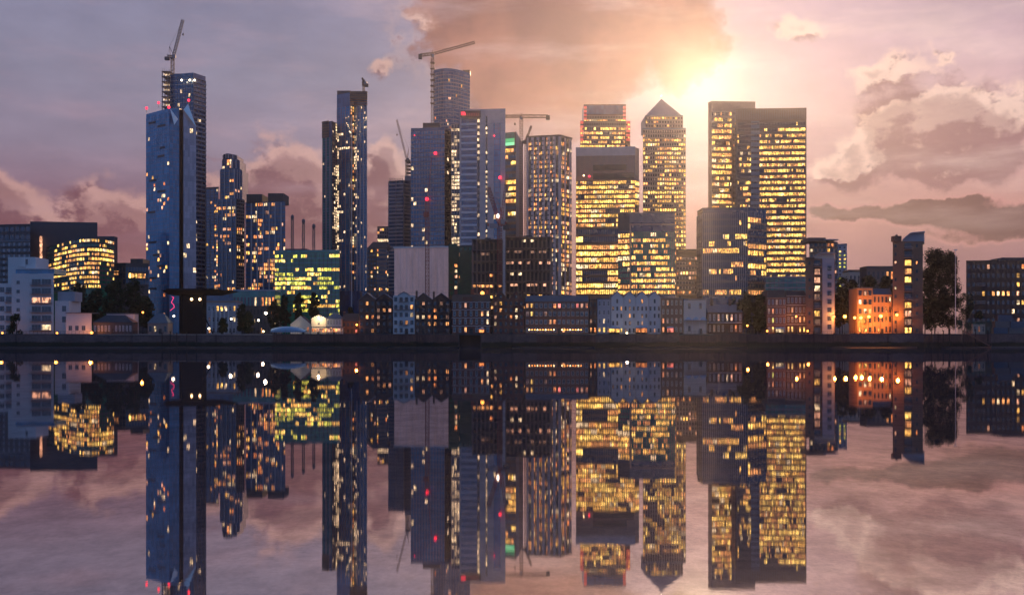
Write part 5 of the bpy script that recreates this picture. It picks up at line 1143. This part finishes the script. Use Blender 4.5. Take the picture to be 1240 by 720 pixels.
house('narrow grey rendered house with a bay of white lights, beside the white gabled terrace', 723.4, 739.5, 362, HY_ - .4, 12, 'render_grey', ('flat', 361, 'slate'), 3, 4, {(3, 0): 'gold', (3, 1): 'yellow', (3, 2): 'amber', (2, 1): 'cream'}, door=False)
wt_labels = ['first white house of the pale gabled terrace, next to the narrow grey house', 'second white house of the pale gabled terrace, with a lit ground floor', 'third white house of the pale gabled terrace, tall window column', 'fourth white house of the pale gabled terrace, next to the brown brick house']
wl = [{(4, 1): 'gold', (4, 2): 'yellow'}, {(4, 0): 'dimwarm', (1, 1): 'dimwarm'}, {(4, 0): 'orange', (4, 1): 'amber', (3, 1): 'dimwarm'}, {(4, 1): 'peach'}]
for i in range(4):
    x0 = 740 + i * 15.1; house(wt_labels[i], x0, x0 + 14.9, 360, HY_ + (i % 2) * .8, 12, 'render_white', ('gables', 353, 'slate', [x0, x0 + 14.9]), 3, 5, wl[i], frame='trim_dark', ww=.42, name='town_house', door=False, skip=((0, 0), (0, 2), (2, 0), (3, 2)), group='pale gabled terrace')
house('brown brick georgian house with sash windows between the white terrace and the small white pub', 800.6, 827, 361, HY_, 12, 'brick_brown', ('flat', 360, 'slate'), 5, 4, {(3, 1): 'rosy', (3, 0): 'orange', (2, 3): 'dimwarm'}, ww=.4)
t = house('small white pub with two dark upper windows and a scalloped blue awning', 828, 855, 363, HY_ - .5, 12, 'render_cream', ('flat', 361.5, 'slate'), 2, 3, {}, ww=.22, wh=.5, frame='trim_dark', name='pub', cat='pub', skip=((1, 0), (1, 1)))
m = MB(); xa, xb = X(828, HY_), X(855, HY_); n = 3
for i in range(n):
    a, c = xa + (xb - xa) * i / n, xa + (xb - xa) * (i + 1) / n; md = (a + c) / 2
    m.hexa([(a, 456, G + 5.6), (c, 456, G + 5.6), (c, 458.4, G + 5.6), (a, 458.4, G + 5.6)], [(md - .1, 456.4, G + 6.9), (md + .1, 456.4, G + 6.9), (md + .1, 458.4, G + 6.9), (md - .1, 458.4, G + 6.9)], 'canvas_blue')
m.build('awning', t)
for i in range(4): m = MB(); x = xa + .2 + (xb - xa - .4) * i / 3; m.bar((x, 456.2, G), (x, 456.2, G + 5.6), .09, 'trim_white'); m.build('post', t)
t = house('low dark pub with blue-grey pitched roof and glowing windows, by the round trees', 857, 899, 378, HY_ + 1, 12, 'brick_dark', ('gable_side', 368, 'slate'), 8, 2, {(0, 2): 'peach', (0, 4): 'cream', (0, 5): 'peach', (1, 1): 'dimwarm', (1, 6): 'orange'}, ww=.42, wh=.6, name='pub', cat='pub')
m = MB(); m.box(X(857, HY_), X(897, HY_), HY_ - 2, HY_ + 1, Z(391, HY_), Z(390, HY_), 'render_grey'); m.build('awning', t)
for px in (862, 884): chimney(t, px, HY_ + 6, Z(362, HY_), Z(372, HY_), 1.1)
house('dark brick flats with mixed bay fronts between the round trees and the curved-roof block', 929, 952, 360, HY_, 12, 'brick_stock', ('mansard', 351, 'tile_brown'), 5, 4, {(2, 1): 'lime', (3, 1): 'yellow', (3, 2): 'gold', (1, 1): 'orange'}, band='stone_warm', name='apartment_block', cat='apartment block', ww=.45)
house('pinkish brick flats with a lit street-level row, beside the curved-roof block', 952.4, 976, 357.5, HY_ + 1, 12, 'brick_brown', ('mansard', 351.5, 'tile_brown'), 5, 4, {(1, 1): 'amber', (2, 3): 'orange', (3, 0): 'gold', (3, 1): 'yellow', (3, 3): 'gold', (3, 4): 'yellow'}, band='render_cream', name='apartment_block', cat='apartment block', ww=.45)

# tall curved-roof riverside block (right)
def tall_block(label, x0, x1, xs0, xs1, ytop, roofpts, Y, nfl, lits, wall='brick_stock', side_lit=(), topm='render_cream'):
    b = B('apartment_block', label, 'apartment block', [(x0, Y), (x1, Y)], ytop, 14, wall)
    # balcony column on a flat dark panel that stands in for recess shade
    xa, xb = X(xs0, Y), X(xs1, Y); h = (b.z1 - G) / nfl
    m = MB(); m.box(xa, xb, Y - .05, Y, G, b.z1 - 1.5, 'trim_dark'); m.build('recess_shade_panel', b.root)
    for k in range(nfl):
        z = G + k * h; key = lits.get(k, 'pane_house')
        window(b.root, b.root, xa + .3, Y - .06, z + .35, (xb - xa - .6), h * .68, key, 'trim_dark', n=3)
        if k: balcony(b.root, xa - .1, xb + .1, Y - .06, z + .15, 1.2, 'steel_grey')
    m = MB(); Zr = [(X(px, Y), Z(py, Y)) for px, py in roofpts]; kk = (Y + 14) / Y
    for (p, q_) in zip(Zr, Zr[1:]):
        m.hexa([(p[0], Y - .8, p[1] - .45), (q_[0], Y - .8, q_[1] - .45), (q_[0] * kk, Y + 14.6, q_[1] - .45), (p[0] * kk, Y + 14.6, p[1] - .45)], [(p[0], Y - .8, p[1]), (q_[0], Y - .8, q_[1]), (q_[0] * kk, Y + 14.6, q_[1]), (p[0] * kk, Y + 14.6, p[1])], 'render_grey')
    m.build('roof', b.root)
    m = MB()
    for (p, q_) in zip(Zr, Zr[1:]):
        m.hexa([(p[0], Y + .4, b.z1 - .1), (q_[0], Y + .4, b.z1 - .1), (q_[0] * kk, Y + 13.5, b.z1 - .1), (p[0] * kk, Y + 13.5, b.z1 - .1)], [(p[0], Y + .4, p[1] - .4), (q_[0], Y + .4, q_[1] - .4), (q_[0] * kk, Y + 13.5, q_[1] - .4), (p[0] * kk, Y + 13.5, p[1] - .4)], topm)
    m.build('top_storey', b.root)
    for px in side_lit[0]:
        for k in range(nfl):
            if (k * 3 + int(px)) % 4 != 0: window(b.root, b.root, X(px, Y), Y - .02, G + k * h + .9, .8, 1.3, side_lit[1].get((px, k), 'pane_house'), 'trim_dark')
    return b
b = tall_block('tall brown riverside flats with curved pale roof, balcony column and grey right-hand side', 975.5, 1011, 985, 994, 313, [(986, 309.5), (991, 306.5), (997, 305.5), (1011, 305.5)], HY_ - 1, 9, {7: 'peach', 6: 'peach', 5: 'cream', 4: 'dimwarm', 2: 'gold', 1: 'dimwarm'}, 'brick_stock', ((979, 1002), {}))
m = MB(); m.box(X(996.5, HY_ - 2), X(1011, HY_ - 2), HY_ - 1.35, HY_ - 1, G, b.z1, 'render_grey'); m.box(X(974.5, HY_), X(985, HY_), HY_ - 1.8, HY_ + 1.5, b.z1 - .1, b.z1 + .5, 'brick_brown'); m.build('side_panel', b.root)
for k in range(8): window(b.root, b.root, X(1001, HY_), HY_ - 1.38, G + 2 + k * 3.4, 1.6, 1.9, 'pane_house', 'trim_dark')
b.finish()
b = tall_block('tall slender brick flats with a wing-shaped sloping roof, beside the dark poplar trees', 1081, 1117.5, 1094.5, 1104.5, 292, [(1093, 289), (1102, 281.5), (1119, 280)], HY_ - 1, 11, {8: 'gold', 7: 'amber', 6: 'yellow', 3: 'gold', 2: 'peach', 1: 'dimwarm', 0: 'gold'}, 'brick_stock', ((1083.2, 1109), {(1083.2, 8): 'peach', (1083.2, 5): 'cream', (1109, 8): 'orange'}), 'render_grey')
m = MB(); m.box(X(1080.5, HY_), X(1090, HY_), HY_ - 1.7, HY_ + 1.5, b.z1 - .1, Z(286, HY_), 'brick_brown'); m.box(X(1085, HY_), X(1087, HY_), HY_, HY_ + 1, Z(286, HY_), Z(284, HY_), 'steel_dark'); m.build('stair_head', b.root)
b.finish()
# lamp-lit low flats
house('low cream flats glowing orange under the street lamps, balconied corner wing', 1038.5, 1056.5, 349, HY_ + 1, 12, 'render_orange', ('flat', 347.8, 'slate'), 3, 5, {(0, 1): 'peach', (1, 0): 'cream', (2, 1): 'cream', (3, 0): 'gold', (3, 1): 'gold', (4, 0): 'gold', (4, 1): 'yellow'}, name='apartment_block', cat='apartment block', ww=.6, balc=((0, 1), (1, 1), (2, 1), (3, 1)), door=False, frame='trim_dark')
house('low cream flats glowing orange under the street lamps, slate-roofed wing beside the slender tower', 1057, 1080, 356.5, HY_ + 1, 12, 'render_orange', ('mansard', 349, 'slate'), 5, 4, {(0, 4): 'cream', (2, 3): 'gold', (1, 3): 'amber', (3, 1): 'gold'}, name='apartment_block', cat='apartment block', ww=.42, balc=((0, 3), (1, 3)), frame='trim_dark')
house('small pale flat-roofed block above the trees right of the stair-window flats', 1028, 1047, 329, 640, 12, 'render_cream', ('flat', 326.5, 'steel_dark'), 4, 4, {}, name='office_block', cat='office', door=False)
house('dark penthouse block with one bright orange window above the trees', 1049.5, 1083, 325, 620, 12, 'concrete_dark', ('flat', 322, 'steel_dark'), 6, 5, {(0, 4): 'amber', (0, 5): 'orange'}, name='apartment_block', cat='apartment block', door=False, frame='trim_dark')
# far right dark flats
b = B('apartment_block', 'dark brick slab of flats with scattered windows at the far right edge', 'apartment block', [(1170, 500), (1260, 496)], 314.5, 18, 'brick_dark')
b.face(0, 15, 8, Lp(.03, 'home', .2, .8, [(.25, .36, .06, .12, 1), (.2, .62, .4, .5, .75), (.66, .72, 0, 1, .5)]), ytop=317, ybot=404, pane='pane_house', mu=.25, mb=.28, mt=.25, band=('brick_dark', .08), pier=None); b.finish()
b.roofbox(1214, 1262, 311, 'steel_dark', dy=3); b.roofbox(1208, 1214, 312.5, 'steel_dark', dy=2)
for k in range(5): balcony(b.root, X(1181, 499), X(1192, 499), 499, G + 6 + k * 4, 1.3, 'steel_grey')

# ---------------------------------------------------------------- street lamps
SL = [(3, 403, 455, 'sodium_lamp', 60, 'low orange lamp on the quay at the far left edge of the waterfront'),
      (69, 403, 455, 'sodium_lamp', 60, 'low orange lamp at the right foot of the white stepped flats'),
      (111, 402.6, 455, 'sodium_lamp', 260, 'bright orange lamp at the corner of the low pink-lit building'),
      (173, 378, 466, 'sodium_lamp', 120, 'orange street lamp above the pavilion, left of the folded blue tower foot'),
      (210.5, 382.5, 462, 'white_lamp', 20, 'white street lamp between the little pavilion and the black pier'),
      (253, 397.5, 457, 'white_lamp', 12, 'low white lamp just right of the black pier'),
      (280, 386, 462, 'white_lamp', 100, 'white street lamp in front of the colonnaded hall'),
      (322, 379, 462, 'white_lamp', 220, 'brightest white street lamp, tall, left of the blue marquee'),
      (313, 387.5, 458, 'white_lamp', 80, 'smaller white lamp just below and left of the brightest white lamp'),
      (319, 401, 455, 'warm_lamp', 60, 'low warm lamp on the quay at the left end of the marquee'),
      (432, 393, 460, 'sodium_lamp', 120, 'orange lamp between the brown house and the gabled warehouses'),
      (595, 405.3, 453, 'sodium_lamp', 50, 'low orange lamp at the left foot of the twin-gabled warehouse'),
      (606.5, 405.3, 453, 'sodium_lamp', 50, 'low orange lamp under the middle of the twin-gabled warehouse'),
      (759, 403, 454, 'warm_lamp', 60, 'warm lamp at the door of the white gabled terrace'),
      (905, 394, 456, 'sodium_lamp', 90, 'orange lamp glowing against the trunks of the round trees'),
      (929, 400.5, 455, 'sodium_lamp', 60, 'low orange lamp between round trees and dark brick flats'),
      (964, 383, 457, 'sodium_lamp', 130, 'orange street lamp in front of the pinkish brick flats'),
      (978, 400.5, 455, 'sodium_lamp', 60, 'low orange lamp at the left foot of the curved-roof block'),
      (1010, 383, 457, 'sodium_lamp', 160, 'orange street lamp just right of the tall curved-roof block'),
      (1023, 383, 456, 'sodium_lamp', 420, 'largest and brightest orange street lamp, standing before the dark trees'),
      (1035, 384.5, 457, 'sodium_lamp', 260, 'orange street lamp at the left corner of the orange-lit flats'),
      (1042.5, 384.5, 457, 'sodium_lamp', 260, 'orange street lamp in front of the balconied orange-lit wing'),
      (1052, 383.2, 457, 'sodium_lamp', 260, 'orange street lamp where the two orange-lit wings meet'),
      (1066.5, 382.5, 456, 'sodium_lamp', 420, 'twin-bright orange street lamp before the slate-roofed orange wing'),
      (1086, 381, 457, 'sodium_lamp', 260, 'orange street lamp at the foot of the slender wing-roofed flats')]
for i, (px, py, Y, m_, pw, lb) in enumerate(SL):
    street_lamp(px, py, Y, m_, pw * (9 if px > 1000 else 6), .75 if pw > 400 else (.6 if pw > 200 else .42), lb, lc=(1, .30, .045) if m_ == 'sodium_lamp' else (1, .8, .55))

for (px, Y, w_, h_, key, lb) in ((583, 457.8, 2.2, 2.0, 'orange', 'lit orange doorway kiosk at the right foot of the Victorian mansion'), (744, 455.5, 4.2, 2.3, 'gold', 'gold-lit kiosk under the first white house of the terrace'),
        (777, 455.5, 4.6, 2.5, 'orange', 'orange-lit round-roofed kiosk under the white terrace'), (812, 456.3, 2.6, 2.5, 'rosy', 'reddish lit kiosk under the brown georgian house'), (944, 455.5, 3.2, 2.2, 'cream', 'small bright kiosk below the dark brick flats')):
    t = thing('kiosk', lb, 'kiosk', (X(px, Y), Y, G)); xa = X(px, Y) - w_ / 2
    m = MB(); m.box(xa, xa + w_, Y, Y + 1.8, G, G + h_, 'timber'); m.build('wall', t)
    m = MB(); m.hexa([(xa - .3, Y - .5, G + h_), (xa + w_ + .3, Y - .5, G + h_), (xa + w_ + .3, Y + 2, G + h_), (xa - .3, Y + 2, G + h_)], [(xa + .3, Y + .3, G + h_ + .5), (xa + w_ - .3, Y + .3, G + h_ + .5), (xa + w_ - .3, Y + 1.5, G + h_ + .5), (xa + .3, Y + 1.5, G + h_ + .5)], 'canvas_blue'); m.build('roof', t)
    m = MB(); n_ = max(2, int(w_ / .9))
    for i in range(n_):
        m = MB(); m.box(xa + .1 + i * (w_ - .1) / n_, xa + (i + 1) * (w_ - .1) / n_, Y - .05, Y, G + .7, G + h_ - .2, key); m.build('window', t)
# pale post on the right, gangway, containers, hoarding
t = thing('lamp_mast', 'tall thin pale mast beside the poplars on the right', 'mast', (X(1157, 453), 453, G))
m = MB(); m.bar((X(1157, 453), 453, G), (X(1157, 453), 453, Z(303, 453)), (.22, .12), 'trim_white', 8); m.build('pole', t); m = MB(); m.box(X(1157, 453) - .7, X(1157, 453) + .7, 452.8, 453.2, Z(303, 453), Z(302, 453), 'trim_white'); m.build('head', t)
t = thing('gangway', 'sloping rusty gangway leading from the quay down to the river at the right', 'gangway', (X(1172, 449), 449, G))
m = MB(); a, c = Vector((X(1169, 448), 448, G + .9)), Vector((X(1201, 444), 444, .5)); m.bar(a, c, .32, 'crane_brown'); m.bar(a + Vector((0, 1.6, 0)), c + Vector((0, 1.6, 0)), .32, 'crane_brown'); m.build('deck', t)
for k in range(2):
    m = MB(); o_ = Vector((0, 1.6 * k, 1.1)); m.bar(a + o_, c + o_, .07, 'crane_brown')
    for i in range(11): p = a + (c - a) * i / 10 + Vector((0, 1.6 * k, 0)); m.bar(p, p + Vector((0, 0, 1.1)), .05, 'crane_brown')
    m.build('handrail', t)
t = thing('pontoon', 'flat dark pontoon floating at the foot of the sloping gangway', 'pontoon', (X(1218, 441), 441, 0))
m = MB(); m.box(X(1196, 441), X(1245, 441), 438, 446, -.3, .55, 'concrete_dark'); m.build('hull', t); m = MB()
for px in (1199, 1220, 1241): m.bar((X(px, 438.5), 438.5, .5), (X(px, 438.5), 438.5, 1.4), .15, 'iron_black')
m.build('bollards', t)
def container(px0, px1, z0_, Y, label, m_):
    t = thing('shipping_container', label, 'container', (X((px0 + px1) / 2, Y), Y, z0_)); xa, xb = X(px0, Y), X(px1, Y); m = MB(); m.box(xa, xb, Y, Y + 2.4, z0_, z0_ + 2.5, m_)
    n = int((xb - xa) / .3)
    for i in range(n): m.box(xa + (xb - xa) * (i + .2) / n, xa + (xb - xa) * (i + .7) / n, Y - .05, Y, z0_ + .15, z0_ + 2.35, m_)
    m.build('body', t); m = MB()
    for x in (xa, xb - .12): m.box(x - .02, x + .14, Y - .08, Y + 2.48, z0_, z0_ + 2.55, 'steel_dark')
    m.build('corner_frame', t)
mat('container_blue', (0.05, 0.11, 0.17), .6, .4, .5); mat('container_grey', (0.10, 0.13, 0.15), .6, .4, .5)
container(1203, 1221, G, 453, 'dark blue shipping container, left one of the bottom row on the right quay', 'container_blue')
container(1221.6, 1240, G, 453, 'dark blue shipping container, right one of the bottom row on the right quay', 'container_grey')
container(1205, 1223, G + 2.56, 453, 'grey-blue shipping container, left one of the middle row on the right quay', 'container_grey')
container(1223.6, 1242, G + 2.56, 453, 'grey-blue shipping container, right one of the middle row on the right quay', 'container_blue')
container(1208, 1226, G + 5.12, 453, 'blue shipping container, alone on top of the stack on the right quay', 'container_blue')
t = thing('site_fence', 'green mesh site fence between the pale mast and the container stack', 'fence', (X(1180, 452), 452, G))
for i in range(9):
    m = MB(); x = X(1160 + i * 5.2, 452); m.bar((x, 452, G), (x, 452, G + 5.5), .07, 'steel_dark'); m.build('post', t)
m = MB(); xa, xb = X(1160, 452), X(1201.6, 452)
for k in range(9): m.box(xa, xb, 452.05, 452.1, G + .3 + k * .62, G + .36 + k * .62, 'netting')
for i in range(60): x = xa + (xb - xa) * i / 60; m.box(x, x + .05, 452.1, 452.14, G + .2, G + 5.3, 'netting')
m.build('mesh_panel', t)
house('small hut with an orange lit window behind the green mesh fence', 1178, 1193, 392, 458, 5, 'render_cream', ('flat', 391, 'netting'), 3, 1, {(0, 1): 'orange'}, name='hut', cat='hut', door=False)

# quay railing in pieces
for i, (a, c, lb) in enumerate(((-10, 110, 'thin black quay railing below the white stepped flats'), (112, 198, 'thin black quay railing in front of the low dark boat house'), (258, 330, 'thin black quay railing in front of the colonnaded hall'), (434, 545, 'thin black quay railing below the brick gabled warehouses'),
                                (598, 636, 'thin black quay railing below the twin-gabled warehouse'), (740, 860, 'thin black quay railing below the white terrace and pub'), (900, 1030, 'thin black quay railing below the round trees and curved-roof block'), (1032, 1118, 'thin black quay railing below the orange-lit flats'))):
    t = thing('railing', lb, 'railing', (X((a + c) / 2, 450.9), 450.9, G)); m = MB(); xa, xb = X(a, 450.9), X(c, 450.9); n = int((xb - xa) / 1.5)
    for k in range(n + 1): x = xa + (xb - xa) * k / n; m.box(x - .035, x + .035, 450.87, 450.93, G, G + 1.15, 'iron_black')
    for z in (.4, .75, 1.12): m.box(xa, xb, 450.88, 450.92, G + z, G + z + .05, 'iron_black')
    m.build('rail', t)

# ---------------------------------------------------------------- trees
def tree(px, Y, ytop, ybot, wpx, label, shape='round', seed=1, leaf='leaf', n=2600, name='tree', group=None, trunk=.35, size=.55):
    rr = random.Random(seed); x0 = X(px, Y); zt = Z(ytop, Y); zb = Z(ybot, Y); W_ = wpx / F * Y; H = zt - zb
    t = thing(name, label, 'tree', (x0, Y, G), group)
    m = MB(); pts = [Vector((x0, Y, G - .1))]; k = 5
    for i in range(1, k + 1): pts.append(Vector((x0 + rr.uniform(-.3, .3) * i * .4, Y + rr.uniform(-.3, .3), G + (zt - G) * .8 * i / k)))
    for i in range(k): m.bar(pts[i], pts[i + 1], (trunk * (1 - i / k * .8), trunk * (1 - (i + 1) / k * .8)), 'bark', 7)
    for i in range(9):
        f = rr.uniform(.25, .95); p = pts[0].lerp(pts[-1], f); a = rr.uniform(0, 6.28); r = W_ * .38 * (1 - f * .4); e = p + Vector((math.cos(a) * r, math.sin(a) * r, r * (.5 if shape == 'round' else 1.6))); m.bar(p, e, (trunk * .4 * (1 - f * .5), .05), 'bark', 5)
    m.build('trunk', t)
    m = MB(); nc = {'round': 44, 'poplar': 60, 'bush': 12}[shape]; cl = []
    for i in range(nc * 4):
        if len(cl) >= nc: break
        v = rr.uniform(0.02, 1); a = rr.uniform(0, 6.28)
        prof = {'round': math.sin(math.pi * min(.98, v * .86 + .12)) ** .6, 'poplar': (math.sin(math.pi * min(.97, v * .9 + .06)) ** .35) * (1 - v * .3), 'bush': math.sqrt(max(.05, 1 - v * v))}[shape]
        r = prof * W_ / 2 * rr.uniform(.35, 1.0) * .82
        cl.append((x0 + math.cos(a) * r, Y + math.sin(a) * r * .8, zb + H * (.03 + .9 * v), rr.uniform(.09, .17) * W_ * {'bush': 1.25, 'poplar': 1.5, 'round': 1.15}[shape]))
    mi = (leaf, 'leaf_dark')
    for i in range(n):
        c = cl[rr.randrange(len(cl))]; d = Vector((rr.gauss(0, 1), rr.gauss(0, 1), rr.gauss(0, 1))); d.normalize(); q_ = c[3] * (rr.random() ** .4) * (1.35 if rr.random() < .08 else 1)
        p = Vector((c[0], c[1], c[2])) + Vector((d.x, d.y, d.z * 1.15)) * q_
        if p.z > zt: p.z = zt - rr.random() * .6
        u = Vector((rr.gauss(0, 1), rr.gauss(0, 1), rr.gauss(0, 1))).normalized(); v = u.orthogonal().normalized(); s_ = size * rr.uniform(.5, 1.2)
        m.poly([p - u * s_, p + v * s_ * .5, p + u * s_, p - v * s_ * .5], mi[i % 3 == 0])
    m.build('crown', t)
    return t
tree(20, 456, 380, 405, 25, 'small round dark tree in front of the white stepped flats at far left', 'bush', 1, n=1300, size=.4)
for i, (px, Y, yt, yb, w, lb) in enumerate(((95, 560, 341, 396, 30, 'dark tree right behind the low pink-lit building'), (117, 565, 346, 396, 30, 'dark tree in the left clump, below the curved lit office front'),
        (140, 555, 338, 396, 34, 'dark broad tree in the left clump, below the few yellow windows'), (163, 562, 335, 396, 30, 'dark tree in the left clump, tallest, next to the folded glass tower'), (86, 520, 371, 398, 16, 'small dark tree at the right end of the white stepped flats'),
        (178, 520, 356, 396, 22, 'dark tree at the foot of the folded glass tower'), (128, 480, 383, 398, 22, 'low dark shrub-like tree behind the boat house, left side'), (152, 478, 382, 398, 24, 'low dark shrub-like tree behind the boat house, right side'))):
    tree(px, Y, yt, yb, w, lb, 'round', 20 + i, n=2400, size=.8)
for i, (px, Y, yt, yb, w, lb) in enumerate(((293, 485, 368, 400, 16, 'dark slim tree right of the colonnaded hall'), (301, 478, 377, 402, 14, 'small dark tree left of the brightest white street lamp'), (332, 490, 362, 398, 18, 'dark tree behind the left end of the marquee'),
        (345, 500, 356, 396, 16, 'dark tree in front of the green office, above the marquee'), (362, 498, 352, 392, 15, 'dark tree in front of the green office, behind the pinkish cottage'), (380, 500, 354, 388, 14, 'dark tree rising behind the floodlit cottage'), (270, 475, 385, 402, 12, 'small dark bush-like tree before the colonnaded hall'), (424, 480, 372, 400, 14, 'small dark tree behind the brown brick house'))):
    tree(px, Y, yt, yb, w, lb, 'round', 50 + i, n=1700, size=.6, leaf='leaf_dark')
tree(902, 463, 352, 396, 24, 'round tree with brownish crown between the low pub and its larger neighbour', 'round', 71, n=3600)
tree(920, 462, 356, 400, 24, 'larger round leafy tree left of the dark brick flats', 'round', 72, n=3600)
tree(889, 470, 360, 394, 14, 'small tree peeping over the low pub roof', 'round', 73, n=900)
for i, (px, Y, yt, yb, w, lb) in enumerate(((1017, 480, 345, 396, 20, 'dark tree next to the curved-roof block on the right'), (1032, 485, 338, 396, 26, 'dark tree behind the brightest orange street lamp'), (1052, 520, 333, 380, 28, 'dark tree rising behind the balconied orange-lit wing'), (1073, 520, 334, 380, 26, 'dark tree rising behind the slate-roofed orange wing'), (1020, 560, 332, 390, 24, 'dark tree below the stair-window flats'))):
    tree(px, Y, yt, yb, w, lb, 'round', 80 + i, n=2600, size=.7)
tree(1132, 462, 299, 400, 37, 'tall dark poplar close beside the slender wing-roofed flats', 'poplar', 91, n=15000, size=.5, leaf='leaf_dark', name='poplar')
tree(1149, 464, 302, 398, 30, 'second tall poplar, right of the first, by the pale mast', 'poplar', 92, n=11000, size=.5, leaf='leaf_dark', name='poplar')
tree(1120, 460, 340, 402, 20, 'shorter dark tree at the foot of the slender wing-roofed flats', 'round', 93, n=1800, size=.5)
tree(1170, 457, 352, 380, 22, 'spreading small tree with drooping branches right of the pale mast', 'round', 94, n=1000, size=.45, trunk=.2)
tree(1168, 460, 372, 402, 20, 'green leafy bush behind the mesh fence, left side', 'bush', 95, n=1200, name='bush', size=.4)
tree(1186, 460, 376, 402, 16, 'green leafy bush behind the mesh fence, right side', 'bush', 96, n=1000, name='bush', size=.4)

# ---------------------------------------------------------------- evening haze over the river
q = MB(); q.box(-1600, 1600, -600, 1500, -2.0, 300, 'concrete'); hz = q.build('haze'); hz['kind'] = 'stuff'; clean(hz)
hm = bpy.data.materials.new('haze'); hm.use_nodes = True; t = hm.node_tree; t.nodes.clear()
pv = t.nodes.new('ShaderNodeVolumePrincipled'); pv.inputs['Color'].default_value = (0.86, 0.88, 0.95, 1); pv.inputs['Density'].default_value = 0.00008; pv.inputs['Anisotropy'].default_value = 0.84
ot = t.nodes.new('ShaderNodeOutputMaterial'); t.links.new(pv.outputs[0], ot.inputs['Volume'])
hz.data.materials.clear(); hz.data.materials.append(hm)

for o in list(bpy.data.objects): clean(o)
